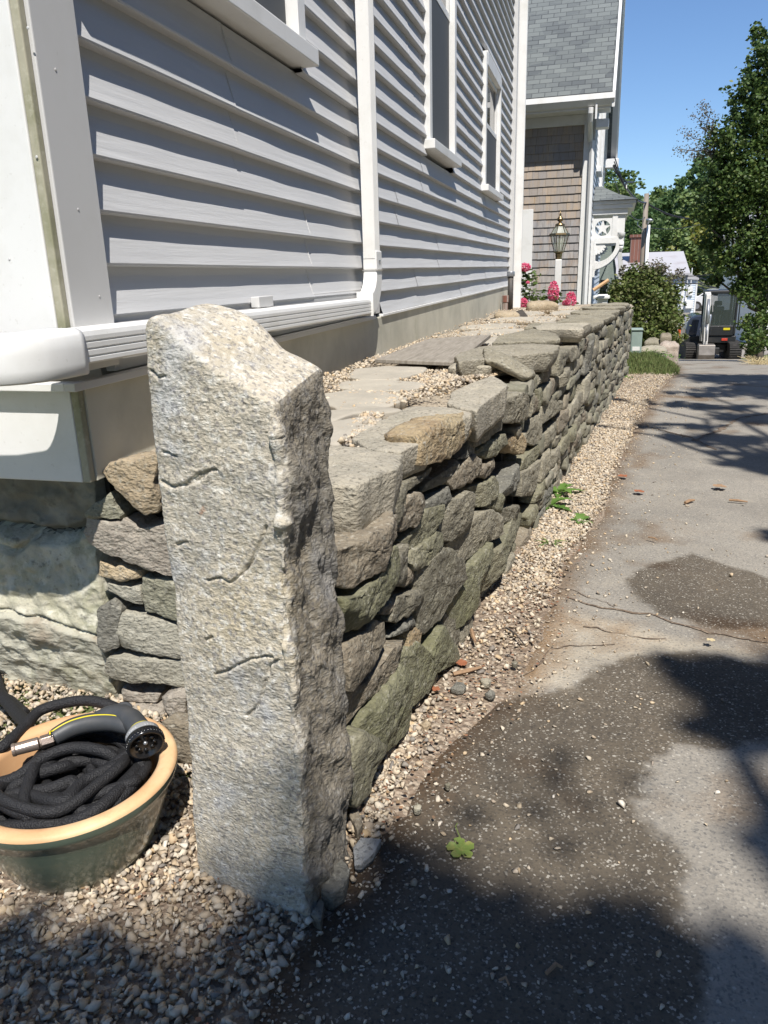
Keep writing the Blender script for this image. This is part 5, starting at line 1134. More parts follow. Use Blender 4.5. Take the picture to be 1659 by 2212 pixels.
bush('verge_shrub', [bb(1622, 735, 19, .22, .22), bb(1650, 740, 18.5, .35, .22), bb(1640, 705, 20, .45, .25), bb(1625, 760, 19, .2, .12)], 2600, .075, MT['maple'], 'low dark shrubs at the foot of the maple beside the driveway', 'shrub')
# utility box
ub = wempty('utility_box', (.66, 12.6, -.3), 'pale green metal utility box standing between the wall end and the boulders', 'utility box')
q = MB(); q.box((.575, 12.5, -.35), (.735, 12.72, .135)); q.build('box_body', MT['boxgreen'], ub, bevel=.01)
q = MB(); q.box((.565, 12.485, .136), (.745, 12.73, .165)); q.build('lid', MT['boxgreen'], ub, bevel=.01)
q = MB(); q.box((.60, 12.494, -.16), (.71, 12.499, -.10)); q.build('label_plate', MT['white'], ub)
# boulders on the bank
for i, (pts, z, th, mm, lab) in enumerate((([(1380, 766), (1430, 768), (1440, 752), (1385, 752)], .0, .26, PALE, 'pale boulder nearest the utility box on the grassy bank'),
        ([(1428, 768), (1462, 764), (1455, 742), (1425, 745)], .02, .42, stone('boulder_pink', (.42, .34, .28), (.34, .28, .23), (.5, .46, .4), 0, .5), 'largest pinkish boulder at the right end of the bank by the driveway'), ([(1392, 742), (1425, 742), (1424, 735), (1395, 735)], .0, .16, GREY, 'flat grey boulder behind the two larger ones on the bank'))):
    yb = (13.0, 13.3, 14.4)[i]; cx_ = [aty(px, py, yb) for px, py in pts]; xs = sorted(p.x for p in cx_); top = max(p.z for p in cx_); w = .35
    P = [Vector((xs[0], yb-.12, 0)), Vector((xs[-1], yb-.16, 0)), Vector((xs[-1]+.02, yb+w*.5, 0)), Vector((xs[-1]-.1, yb+w, 0)), Vector((xs[0]+.05, yb+w, 0))]
    o = top_rock(P, top, th+.25, mm, 'boulder', None, res=.03, rnd=.05, amp=.02, wob=.02, bulge=.02); tag(o, lab, 'boulder', 'boulders on the bank')
o = top_rock([aty(1425, 735, 14.2), aty(1450, 735, 14.2), aty(1448, 724, 14.7), aty(1428, 724, 14.7)], -.07, .35, BROWN, 'boulder', None, res=.03, rnd=.05, amp=.02, wob=.02); tag(o, 'brown angular boulder standing behind the largest pinkish one', 'boulder', 'boulders on the bank')
# grass bank
gx0 = []
n = 15000; y = rng.uniform(9.3, 13.6, n); xl = .40+(y-9.4)*.03; xr = np.interp(y, [9.3, 9.6, 11, 13.6], [.88, 1.0, 1.12, 1.28]); x = xl + (xr-xl)*rng.uniform(0, 1, n)
zb_ = gzv(y) + .16*np.clip((y-9.6)/2.4, 0, 1)*np.clip((xr-x)/.3, 0, 1)
Xb, Yb = np.meshgrid(np.linspace(.35, 1.32, 24), np.linspace(9.25, 14.2, 50))
def bankz(X, Y): return gzv(Y) + .004 + .16*np.clip((Y-9.6)/2.4, 0, 1)*np.clip((np.interp(Y, [9.3, 9.6, 11, 13.6], [.88, 1.0, 1.12, 1.28])-X)/.3, 0, 1) - .02*(X > np.interp(Y, [9.3, 9.6, 11, 13.6], [.90, 1.03, 1.15, 1.32]))
sheet('grass_bank', np.linspace(.35, 1.32, 24), np.linspace(9.3, 14.2, 50), bankz, MT['grassland'])
h = rng.uniform(.03, .085, n); a = rng.uniform(0, 2*pi, n); w = .0035; le = rng.normal(0, .02, (n, 2))
V = np.zeros((n, 4, 3)); V[:, 0] = np.stack([x-w*np.cos(a), y-w*np.sin(a), zb_], 1); V[:, 1] = np.stack([x+w*np.cos(a), y+w*np.sin(a), zb_], 1); V[:, 2] = np.stack([x+le[:, 0]+.001, y+le[:, 1], zb_+h], 1); V[:, 3] = np.stack([x+le[:, 0]-.001, y+le[:, 1], zb_+h], 1)
o = npmesh('bank_grass', V.reshape(-1, 3), np.arange(n*4).reshape(n, 4), MT['blade']); tag(o, 'short green grass on the bank at the far end of the stone wall', None, None, 'stuff')
leafy('creeping_weed', [tuple(aty(1420, 766, 12.3)), tuple(aty(1405, 762, 12.4)), tuple(aty(1435, 770, 12.2))], 200, .04, MT['weed'], (.12, .15, .015), 'low leafy ground plant in front of the boulders on the bank', 'weed', (1.0, 12.3, -.2), None, .5)
# weeds at the foot of the wall
def rosette(name, c, n, L, label, w=.3, group=None):
    q = MB(); c = Vector((c[0], c[1], c[2]))
    for i in range(n):
        a = 2*pi*i/n + random.uniform(-.4, .4); l = L*random.uniform(.6, 1.15); el = random.uniform(.25, 1.1); d = Vector((cos(a), sin(a), 0)); s = Vector((-sin(a), cos(a), 0)); row = []
        for k in range(9):
            t = k/8; wd = l*w*.5*(sin(pi*min(1, t**.8*1.02))**.8)*(1+.25*(-1)**k) if 0 < k < 8 else .001
            p = c + d*l*t*cos(el*.6) + ZV*(l*(sin(el)*t - .75*t*t*sin(el)) + .012); row.append((p - s*wd + ZV*wd*.25, p, p + s*wd + ZV*wd*.25))
        vs = [v for r in row for v in r]; q.add(vs, [(3*k+j, 3*k+j+1, 3*k+4+j, 3*k+3+j) for k in range(8) for j in range(2)])
    return tag(q.build(name, MT['weed'], None, smooth=True), label, 'weed', group)
p = atz(1185, 1100, -.05); rosette('dandelion_weed', (p.x, p.y, -.05), 13, .14, 'large leafy green weed growing against the foot of the stone wall', .3)
p = atz(1200, 1082, -.05); rosette('dandelion_weed', (p.x+.01, p.y+.1, -.05), 9, .15, 'long-leaved weed just behind the large one at the wall foot', .28)
p = atz(1252, 1134, -.05); rosette('dandelion_weed', (p.x, p.y, -.05), 8, .085, 'small broad-leaved weed in the gravel at the paving edge', .5)
p = atz(1190, 1180, -.03); rosette('grass_tuft', (p.x, p.y, -.04), 10, .09, 'little tuft of grass blades in the gravel nearest the camera', .07)
p = atz(1345, 812, -.12); rosette('dandelion_weed', (p.x+.02, p.y-.3, -.12), 9, .09, 'tiny weed at the far foot of the wall by the grass bank', .3)
p = atz(1310, 890, -.1); rosette('dandelion_weed', (p.x, p.y, -.1), 7, .07, 'flat weed in the gravel halfway to the far end of the wall', .3)
# dried grass clump on the right verge
q = MB()
for i in range(160):
    b_ = aty(1645+random.uniform(-22, 20), 778, 14.5) + Vector((0, random.uniform(-.2, .3), 0)); b_.z = gz(b_.y); d = Vector((random.gauss(0, .12), random.gauss(0, .1), random.uniform(.02, .13)))
    q.tube([b_, b_+d*.6+Vector((0, 0, .02)), b_+d*1.2], .003, 3)
tag(q.build('dry_grass_clump', MT['straw'], None), 'clump of dry straw-coloured grass at the right edge of the driveway', 'grass clump')

# ================================================================ MINI EXCAVATOR
ex = empty('mini_excavator', (3.80, 28.0, gz(28.0)), 0, 'black and dark blue mini excavator with white boom parked on the driveway', 'excavator')
def exb(name, boxes, m, bevel=.02, par=None, smooth=False):
    q = MB()
    for a, b_ in boxes: q.box(a, b_)
    return q.build(name, m, par or ex, smooth, bevel)
for sx_ in (-.66, .66):                                  # tracks with cleats
    q = MB(); prof = []; R_t = .28
    for i in range(13): a = radians(90+180*i/12); prof.append((-.75+R_t*cos(a), .30+R_t*sin(a)))
    for i in range(13): a = radians(-90+180*i/12); prof.append((.95+R_t*cos(a), .30+R_t*sin(a)))
    q.prism(prof, 'x', sx_-.17, sx_+.17); tr = q.build('track', MT['track'], ex)
    q = MB(); per = [Vector((0, p[0], p[1])) for p in prof] ; per.append(per[0])
    for a, b_ in zip(per, per[1:]):
        k = max(1, int((b_-a).length/.11))
        for j in range(k):
            c = a.lerp(b_, (j+.5)/k); t = (b_-a).normalized(); nrm = Vector((0, -t.z, t.y)); nrm = -nrm if nrm.dot(c-Vector((0, .1, .3))) < 0 else nrm
            vs = [c + t*dt_ + nrm*dn_ + XV*(sx_+dx_) for dx_ in (-.18, .18) for dt_ in (-.025, .025) for dn_ in (-.005, .03)]
            q.add(vs, [(0, 1, 3, 2), (4, 6, 7, 5), (0, 4, 5, 1), (2, 3, 7, 6), (1, 5, 7, 3), (0, 2, 6, 4)])
    q.build('cleats', MT['track'], tr)
exb('undercarriage', [((-.48, -.3, .25), (.48, .6, .52)), ((-.1, -.5, .2), (.25, .1, .42))], MT['exblack'])
q = MB(); P = [(-.82, .55), (-.82, 1.0), (-.78, 1.22), (-.68, 1.38), (-.5, 1.45), (-.28, 1.45), (-.28, .55)]; q.prism(P, 'y', -.25, 1.25); q.build('engine_cover', MT['exbody'], ex, bevel=.05)
exb('body', [((-.80, -.45, .56), (.72, 1.2, .80)), ((-.28, -.35, .80), (.70, 1.2, 1.02))], MT['exblack'], .03)
cabp = [((-.27, -.50, 1.0), (-.20, -.43, 2.14)), ((.60, -.50, .85), (.67, -.43, 2.14)), ((-.27, .62, 1.0), (-.20, .70, 2.14)), ((.60, .62, .85), (.67, .70, 2.14)), ((-.27, -.52, 2.12), (.68, .72, 2.22)), ((-.19, -.49, .80), (.60, -.42, 1.12)), ((.61, .05, .85), (.665, .10, 2.12))]
exb('cab_frame', cabp, MT['exblack'], .02)
exb('rear_panel', [((-.20, .66, 1.0), (.60, .69, 1.55))], MT['exblack'], .01)
exb('cab_glass', [((-.19, -.47, 1.12), (.60, -.46, 2.12)), ((.64, -.42, 1.1), (.645, .62, 2.12))], MT['exglass'], 0)
exb('seat', [((.0, .15, 1.0), (.40, .45, 1.15)), ((.0, .40, 1.15), (.40, .50, 1.68)), ((.08, .40, 1.7), (.32, .48, 1.86))], MT['exblack'], .03)
q = MB(); q.tube([(.05, -.2, 1.0), (.05, -.22, 1.45)], .015, 6); q.tube([(.2, -.2, 1.0), (.2, -.22, 1.45)], .015, 6); q.build('levers', MT['metalgrey'], ex)
exb('red_plate', [((.28, -.475, .64), (.46, -.46, .72))], MT['red'], .005); exb('yellow_plate', [((.30, -.505, .98), (.50, -.495, 1.05))], MT['yellow'], .003); exb('headlight', [((.38, -.48, .84), (.44, -.46, .90))], MT['white'], .003)
q = MB(); q.tube([(.72, -.5, 1.0), (.72, -.5, 2.05)], .02, 6); q.build('grab_rail', MT['exblack'], ex)
# boom assembly in front of the machine, arm folded upright, bucket on the ground
q = MB(); q.prism([(-.45, .62), (-.95, 1.05), (-1.05, 1.75), (-.95, 2.12), (-.78, 2.20), (-.70, 2.05), (-.82, 1.72), (-.75, 1.15), (-.45, .95)], 'x', -.40, -.22); q.build('boom', MT['exwhite'], ex, bevel=.02)
q = MB(); q.prism([(-.90, 2.17), (-1.10, 2.12), (-1.42, .70), (-1.40, .52), (-1.26, .52), (-1.08, 1.4), (-.84, 2.05)], 'x', -.385, -.255); q.build('dipper_arm', MT['exwhite'], ex, bevel=.015)
q = MB(); q.tube([(-.31, -1.12, 1.98), (-.31, -1.36, 1.25)], .045, 10); q.tube([(-.31, -1.36, 1.25), (-.31, -1.47, .72)], .022, 8); q.tube([(-.20, -.65, .72), (-.20, -1.0, 1.5)], .045, 10); q.build('hydraulic_ram', MT['metalgrey'], ex, smooth=True)
q = MB(); q.tube([(-.43, -.9, 1.2), (-.43, -1.15, 1.0), (-.43, -1.3, .7)], .016, 6); q.tube([(-.18, -.95, 2.1), (-.17, -1.2, 1.6), (-.18, -1.3, .9)], .014, 6); q.build('hydraulic_hose', MT['exblack'], ex)
q = MB(); P = [(-1.25, .62), (-1.55, .60), (-1.62, .30), (-1.50, .05), (-1.25, .0), (-1.20, .03), (-1.42, .12), (-1.50, .32), (-1.42, .48), (-1.25, .50)]; q.prism(P, 'x', -.52, -.04); q.box((-.53, -1.52, .02), (-.50, -1.18, .58)); q.box((-.06, -1.52, .02), (-.03, -1.18, .58)); q.build('bucket', MT['bucket'], ex, bevel=.01)
for i in range(4): x = -.49 + i*.135; exb('tooth', [((x, -1.32, -.02), (x+.06, -1.16, .03))], MT['bucket'], .005)
exb('dozer_blade', [((-.82, -1.05, .12), (-.55, -.98, .45)), ((0, -1.05, .12), (.82, -.98, .45))], MT['exblack'], .01) if False else None

# ================================================================ CARS, FAR HOUSES, POLE, WIRES
def car(loc, rz, m, label):
    r = empty('parked_car', loc, rz, label, 'car', 'cars parked beyond the excavator'); L = 4.4
    side = [(-2.2, .35), (-2.2, .75), (-2.05, .92), (-1.35, 1.0), (-.75, 1.42), (.85, 1.45), (1.55, 1.0), (2.1, .9), (2.2, .7), (2.2, .35)]
    q = MB(); q.prism(side, 'y', -.85, .85); q.build('body', m, r, bevel=.05)
    q = MB(); q.prism([(-1.2, 1.02), (-.7, 1.36), (.8, 1.38), (1.35, 1.02)], 'y', -.86, .86); q.prism([(-1.38, 1.03), (-.80, 1.41), (-.78, 1.38), (-1.30, 1.02)], 'y', -.7, .7); q.build('windows', MT['glass'], r)
    for x in (-1.4, 1.4):
        for y in (-.8, .8):
            w = MB(); w.tube([(x, y-.1, .33), (x, y+.1, .33)], .33, 18); wo = w.build('wheel', MT['track'], r); w = MB(); w.tube([(x, y-.11, .33), (x, y+.11, .33)], .19, 12); w.build('rim', MT['metalgrey'], wo)
    for y in (-.6, .6): w = MB(); w.box((-2.22, y-.15, .62), (-2.19, y+.15, .74)); w.build('headlight', MT['lampglass'], r)
pc_ = aty(1550, 672, 61); car((pc_.x+1.2, 61, gz(61)), .2, MT['red'], 'bright red car seen through the excavator cab')
pc_ = aty(1600, 672, 52); car((pc_.x+1.9, 52, gz(52)), .1, MT['red'], 'red car parked right of the excavator cab')
pc_ = aty(1506, 672, 61.5); car((pc_.x+1.0, 58.8, gz(58)), -.1, MT['carwhite'], 'white car parked far behind the excavator boom')
# white building: long low block with a pale roof sloping towards the camera and a narrower annex on its right
wb = empty('white_building', (5.1, 50.0, -2.1), 0, 'long pale clapboard building with low white roof and brick chimney at the driveway end', 'building')
def wbx(name, a, b_, m, bevel=0, par=None): q = MB(); q.box(a, b_); return q.build(name, m, par or wb, bevel=bevel)
def clap(name, x0, x1, z0, z1, y, par):
    q = MB(); z = z0
    while z < z1-.01: q.add([(x0, y-.03, z), (x1, y-.03, z), (x1, y-.005, z+.13), (x0, y-.005, z+.13), (x0, y, z), (x1, y, z)], [(0, 1, 2, 3), (4, 5, 1, 0)]); z += .13
    return q.build(name, MT['bluewall'], par)
wbx('wall', (-7, 0, .35), (0, 7, 2.55), MT['bluewall']); clap('clapboards', -7, -.16, .35, 2.5, 0, wb)
wbx('annex_wall', (.0, .35, .35), (.72, 6, 2.30), MT['bluewall']); clap('clapboards', .02, .66, .35, 2.3, .35, wb)
q = MB(); q.prism([(-.02, 2.28), (.78, 2.22), (.78, 2.32), (-.02, 2.75)], 'y', .2, 6.2); q.build('annex_roof', MT['metalroof'], wb)
wbx('stone_footing', (-7, -.06, 0), (.05, .3, .35), PALE); wbx('corner_board', (-.16, -.06, .35), (.0, .05, 2.55), MT['white']); wbx('corner_board', (.66, .30, .35), (.74, .45, 2.25), MT['white'])
q = MB(); q.prism([(-.35, 2.52), (4.6, 3.80), (9.6, 2.5), (9.6, 2.6), (4.6, 3.90), (-.35, 2.62)], 'x', -7.2, .22); q.build('roof', MT['metalroof'], wb)
ch = wbx('chimney', (-3.1, 2.2, 2.9), (-2.15, 3.0, 4.75), MT['brick']); wbx('chimney_cap', (-3.18, 2.12, 4.76), (-2.07, 3.08, 4.92), MT['brick'], 0, ch)
wbx('meter_box', (.22, .2, 1.35), (.50, .32, 1.85), MT['white']); wbx('meter_box', (.10, .22, 1.0), (.2, .32, 1.3), MT['white']); wbx('heat_pump', (.15, -.05, .62), (.55, .3, 1.05), MT['white'])
q = MB(); q.tube([(.36, .25, 1.85), (.36, .25, 2.9)], .03, 6); q.build('conduit', MT['white'], wb); q = MB(); q.tube([(.15, .25, 1.3), (.15, .25, 2.5)], .025, 6); q.build('conduit', MT['white'], wb)
# house seen in slivers through the maple
sh = empty('white_house', (6.2, 34, -2.1), radians(6), 'white house glimpsed through the leaves of the maple', 'house')
q = MB(); q.box((0, 0, 0), (7, 6, 4.2)); q.build('wall', MT['white'], sh)
q = MB(); q.prism([(-.3, 4.2), (3.5, 7.0), (7.3, 4.2)], 'y', -.3, 6.3); q.build('roof', MT['metalroof'], sh)
for xx in (.8, 3.0, 5.2): f = MB(); f.box((xx, -.04, 1.2), (xx+.9, -.005, 2.6)); w = f.build('window', MT['trim'], sh); f = MB(); f.box((xx+.08, -.05, 1.28), (xx+.82, -.042, 2.52)); f.build('pane', MT['glass'], w)
# barrier cone / hydrant-like orange thing by the bush
p = aty(1471, 712, 30); c_ = wempty('orange_marker', (p.x, p.y, gz(30)), 'bright orange traffic marker standing in the sun behind the bush', 'traffic cone')
q = MB(); q.lathe([(.16, 0), (.12, .05), (.12, .1), (.10, .5), (.10, .52)], (p.x, p.y, gz(30)+.45), 12); q.box((p.x-.2, p.y-.2, gz(30)+.40), (p.x+.2, p.y+.2, gz(30)+.45)); q.tube([(p.x, p.y, gz(30)), (p.x, p.y, gz(30)+.5)], .04, 8); q.build('cone', MT['orange'], c_)
# utility pole with street light
pt = aty(1397, 418, 36); pb_ = Vector((aty(1387, 590, 36).x, 36, gz(36)))
up = wempty('utility_pole', tuple(pb_), 'tall wooden utility pole with white conduit and street light before the wooded hill', 'utility pole')
q = MB(); q.tube([pb_, pt], [.12, .095], 12); q.build('pole_shaft', MT['pole'], up, smooth=True)
q = MB(); a_ = aty(1400, 485, 35.9); q.tube([Vector((pb_.x+.17, 35.85, gz(36))), Vector((a_.x+.02, 35.85, a_.z-.02))], .07, 10); q.build('conduit', MT['white'], up, smooth=True)
q = MB(); h0 = aty(1397, 484, 35.8); h1 = aty(1406, 476, 35.3); q.tube([h0, h0.lerp(h1, .5)+Vector((0, 0, .1)), h1], [.05, .12, .10], 10, .5); q.build('lamp_head', MT['metalgrey'], up, smooth=True)
q = MB(); h0 = aty(1393, 500, 35.8); h1 = aty(1377, 486, 35.6); q.tube([h0, h1, aty(1378, 478, 35.6)], .02, 6); q.build('bracket_arm', MT['metalgrey'], up)
def wire(a, b_, sag, r, label, n=24):
    a, b_ = Vector(a), Vector(b_); q = MB(); q.tube([a.lerp(b_, i/n) - ZV*sag*4*(i/n)*(1-i/n) for i in range(n+1)], r, 6); return tag(q.build('power_line', MT['black'], None), label, 'wire', 'overhead wires')
hk = Vector((.30, 21.2, 3.40))
wire(hk+Vector((0, 0, .0)), pt-ZV*.35, .25, .036, 'thick black service cable from the shingled house eave to the utility pole')
wire(hk-Vector((0, 0, .25)), pt-ZV*.9, .45, .012, 'thin black wire sagging below the thick service cable')
wire(pt-ZV*.35, aty(1560, 460, 38), .4, .036, 'thick black cable continuing from the pole into the maple')
wire(pt-ZV*1.3, aty(1560, 465, 44), .3, .014, 'thin pale wire crossing the hillside right of the pole')
wire(aty(1340, 590, 46), aty(1560, 608, 48), .3, .034, 'black wire crossing in front of the white roof')
wire(aty(1340, 588, 45), aty(1560, 590, 48), .2, .026, 'thin wire crossing in front of the white roof just above the black one')
for i, (ya_, yb2, sg) in enumerate(((598, 600, .35), (605, 612, .45), (612, 618, .3), (618, 612, .5))): wire(aty(1507, ya_, 52), aty(1640, yb2-8, 42), sg, .034, ('uppermost', 'second', 'third', 'lowest')[i] + ' of the four sagging wires right of the white building')
q = MB()
for k in range(4): q.tube(bez([hk+Vector((0, 0, .1*k-.1)), hk+Vector((.12+.06*k, .2, -.2-.1*k)), hk+Vector((.35, .4, -.35)), hk+Vector((.55, 1.2, -.28))], 6), .014, 5)
tag(q.build('wire_bundle', MT['black'], None), 'tangle of looped black wires hanging at the corner of the shingled house', 'wire')

# ================================================================ TREES
def limb(q, a, b_, r0_, r1_, k=6, wob=.15):
    a, b_ = Vector(a), Vector(b_); P = [a.lerp(b_, i/k) + Vector((random.gauss(0, 1), random.gauss(0, 1), 0))*wob*(b_-a).length*.15*(0 < i < k) for i in range(k+1)]
    q.tube(P, [r0_+(r1_-r0_)*i/k for i in range(k+1)], 8); return P
def tree(name, base, blobs, n, size, m, label, tr=.15, group=None, shell=.5, upd=.25):
    r = wempty(name, tuple(base), label, 'tree', group); q = MB(); B = sorted(blobs, key=lambda b: b[2]); top = Vector(B[-1][:3]); base = Vector(base)
    fork = base.lerp(Vector((base.x, base.y, B[0][2])), .8); limb(q, base, fork, tr, tr*.75, 5, .05)
    for b in blobs: limb(q, fork + Vector((0, 0, random.uniform(0, .3))), b[:3], tr*.45, tr*.1, 6, .2)
    q.build('trunk', MT['bark'], r, smooth=True)
    leaves('crown', crown_points(blobs, n, shell), size, m, r, upd); return r
# maple at the right edge
mbs_ = [bb(1650, 130, 20, .45, .55), bb(1625, 200, 20, .55, .5), bb(1600, 290, 20, .62, .62), bb(1655, 260, 20.5, .7, .7), bb(1560, 330, 19.8, .42, .55), bb(1590, 400, 20, .75, .62), bb(1650, 400, 20.3, .7, .8), bb(1545, 395, 19.7, .35, .35), bb(1640, 70, 20.2, .22, .35),
       bb(1560, 465, 20, .62, .42), bb(1520, 455, 19.8, .36, .26), bb(1620, 510, 20.3, .75, .6), bb(1575, 560, 20.2, .55, .42), bb(1650, 570, 20.3, .5, .5), bb(1620, 620, 20.4, .45, .4), bb(1650, 670, 20.5, .3, .4), bb(1700, 300, 20.5, .8, 1.2), bb(1710, 500, 20.5, .8, 1.1), bb(1545, 600, 20.8, .26, .24), bb(1535, 520, 20.4, .3, .3)]
mp = tree('maple_tree', (4.0, 21, gz(21)), mbs_, 30000, .085, MT['maple'], 'big dark green maple filling the right edge of the picture', .13, None, .35, .15)
q = MB(); C_ = []
for (px, py) in ((1462, 322), (1478, 285), (1500, 250), (1515, 225), (1490, 340), (1525, 235), (1508, 320)):
    P = limb(q, aty(1560, 330, 20), aty(px, py, 19.8), .02, .004, 7, .25)
    for p_ in P[2:]: C_.append(np.array(p_)[None] + rng.normal(size=(30, 3))*.07)
q.build('bare_branch', MT['bark'], mp); leaves('dying_leaves', np.concatenate(C_), .04, MT['tw'], mp, .1)
# wooded hillside: prototypes copied
protos = []
for k, (mname, w, h_) in enumerate((('hill1', 1, 1), ('hill2', 1.1, .9), ('hill3', .9, .8), ('hill1', 1.2, 1.1), ('hill2', .9, 1.15))):
    blobs = []
    for i in range(9): a = random.uniform(0, 6.28); r_ = random.uniform(0, 1.9)*w; blobs.append((r_*cos(a), r_*sin(a), (3.0+random.uniform(-1.2, 2.2)*(1-r_/4))*h_, random.uniform(.8, 1.5), random.uniform(.8, 1.5), random.uniform(.7, 1.25)))
    blobs.append((0, 0, 4.6*h_, 1.2, 1.2, 1.2)); r = empty('hillside_tree', (0, 0, 0)); q = MB(); q.tube([(0, 0, -.5), (.1, 0, 2), (0, .1, 4.4*h_)], [.22, .16, .05], 8); q.build('trunk', MT['bark'], r); leaves('crown', crown_points(blobs, 2600, .5), .30, MT[mname], r, .2); protos.append(r)
hill = []
rr = random.Random(11)
for row, (yy, x0_, x1_, st_) in enumerate(((64, -2, 30, 3.6), (72, -3, 34, 4.0), (82, -6, 38, 4.4), (93, -8, 44, 4.6), (104, -8, 50, 4.8), (116, -10, 55, 5.2), (126, -4, 50, 4.0))):
    x = x0_ + rr.uniform(0, 2)
    while x < x1_: hill.append((x+rr.uniform(-.8, .8), yy+rr.uniform(-3, 3), row)); x += st_*rr.uniform(.8, 1.25)
from collections import Counter
ORD = ('first', 'second', 'third', 'fourth', 'fifth', 'sixth', 'seventh', 'eighth', 'ninth', 'tenth', 'eleventh', 'twelfth', 'thirteenth', 'fourteenth'); rc_ = Counter()
rowname = ('front row of the hill', 'second row up the hill', 'third row up the hill', 'fourth row up the hill', 'fifth row up the hill', 'sixth row up the hill', 'skyline row on the hill')
usedp = set()
for i, (x, y, row) in enumerate(hill):
    px_ = x/y
    k = rr.choice([0, 1, 1, 3, 4, 0, 2] if row < 2 else [0, 3, 0, 4, 1]); s = rr.uniform(.9, 1.3)*(1.05 if row else .9)*(1.7 if row > 5 else 1.45 if row > 3 else 1.15)
    if k not in usedp: o = protos[k]; o.location = (x, y, gz(y)-.2); o.rotation_euler = (0, 0, rr.uniform(0, 6)); o.scale = (s, s, s); usedp.add(k)
    else: o = copy_tree(protos[k], (x, y, gz(y)-.2), rr.uniform(0, 6), (s, s, s))
    kind = ('mid-green broadleaf tree', 'dark green dense tree', 'yellow-green small tree', 'wide mid-green tree', 'dark slender tree')[k]
    tag(o, kind + ', ' + ORD[min(13, rc_[row])] + ' from the left in the ' + rowname[row], 'tree', 'trees on the wooded hill'); rc_[row] += 1
for k, pr_ in enumerate(protos):
    if k not in usedp:
        for c in list(pr_.children): bpy.data.objects.remove(c)
        bpy.data.objects.remove(pr_)

# trees beside and behind the camera: their leaves throw the dappled shade on the driveway
def shade_pt(px, py, h_, z=0):        # a point h_ up the sun ray that ends at the ground seen at (px, py)
    g_ = atz(px, py, z); return g_ - TRAVEL*(h_/(-TRAVEL.z))
def shade_tree(base, spots, label, n, size=.11, tr=.16, upd=.3):
    blobs = [(s.x, s.y, s.z, rx_, ry_, rz_) for (s, rx_, ry_, rz_) in spots]
    return tree('shade_tree', base, blobs, n, size, MT['maple'], label, tr, 'shade trees standing behind the camera', .0, upd)
sp = []
for (px, py, h_, r_) in ((60, 2330, 4.3, .30), (330, 2330, 4.4, .26), (620, 2330, 4.5, .30), (800, 2230, 4.4, .20), (1000, 2210, 4.5, .20), (1200, 2190, 4.4, .18), (1320, 2260, 4.6, .30), (960, 2230, 4.7, .36), (1450, 2230, 4.5, .22), (-60, 2180, 4.2, .10), (1700, 1900, 4.5, .05),
                         (1560, 1500, 4.8, .17), (1640, 1480, 4.9, .22), (1480, 1450, 4.8, .10), (1640, 1580, 4.7, .16), (1700, 1780, 4.8, .15), (1700, 1850, 4.8, .12), (1640, 1830, 4.6, .05)):
    h_ += 3.2; sp.append((shade_pt(px, py, h_), r_*1.05, r_*1.05, r_*.7))
st_ = shade_tree((3.2, -6.6, 0), sp, 'leafy tree just behind the camera shading the foreground', 9000, .085)
th_ = [np.array(shade_pt(px, py, 7.2))[None] + rng.normal(size=(k_, 3))*r_ for (px, py, k_, r_) in ((1150, 1760, 7, .09), (1240, 1740, 8, .10), (1300, 1800, 6, .09), (40, 2080, 10, .08), (420, 2120, 10, .07))]
leaves('sparse_twigs', np.concatenate(th_), .085, MT['maple'], st_, .3)
sp = []
for (px, py, h_, rx_, ry_) in ((1640, 1010, 4.6, .28, .35), (1600, 955, 4.4, .5, .22), (1480, 920, 4.5, .42, .10), (1400, 925, 4.3, .22, .06), (1560, 880, 4.6, .5, .16), (1450, 870, 4.5, .3, .10), (1640, 840, 4.8, .6, .4), (1650, 1180, 4.5, .08, .12), (1520, 850, 4.6, .4, .16), (1330, 866, 4.2, .16, .06), (1300, 928, 4.2, .14, .035), (1600, 812, 4.6, .7, .5), (1650, 905, 4.6, .5, .3)):
    h_ += 2.5; sp.append((shade_pt(px, py, h_, -.09), rx_, ry_, min(rx_, ry_)*.8))
shade_tree((4.0, -.8, 0), sp, 'leafy tree on the right of the driveway outside the picture', 9500, .085)

# unseen sky blockers added to darken the siding: two big trees, one house
def sky_block_tree(x, y, label):
    bl = [(x+rr.uniform(-2.2, 2.2), y+rr.uniform(-2.2, 2.2), rr.uniform(3.5, 8.0), 1.8, 1.8, 1.5) for _ in range(12)]
    tree('shade_tree', (x, y, 0), bl, 5200, .34, MT['hill2'], label, .28, 'shade trees standing behind the camera', .4, .2)  # unseen tree added to block sky light
sky_block_tree(-4.5, -9, 'tall dark tree added behind the camera on the left to block sky light'); sky_block_tree(2.5, -12, 'tall dark tree added farther behind the camera on the right to block sky light')
oh = wempty('sky_block_house', (8, 3, 0), 'brown house added across the driveway outside the picture to block sky light', 'house')
q = MB(); q.box((4.6, -5, -.1), (11, 8.5, 5.6)); q.build('wall', stone('sky_block_siding', (.16, .12, .09), (.12, .09, .07), (.2, .15, .11), 0, 0), oh)
q = MB(); q.prism([(4.1, 5.6), (7.8, 8.6), (11.5, 5.6)], 'y', -5.4, 8.9); q.build('roof', MT['roof'], oh)  # roof of the added sky-blocking house
for yy in (-3, 0, 3, 6): w = MB(); w.box((4.55, yy, 1.4), (4.598, yy+1, 2.9)); f = w.build('window', MT['white'], oh); w = MB(); w.box((4.53, yy+.1, 1.5), (4.548, yy+.9, 2.8)); w.build('pane', MT['glass'], f)  # windows of the added sky-blocking house

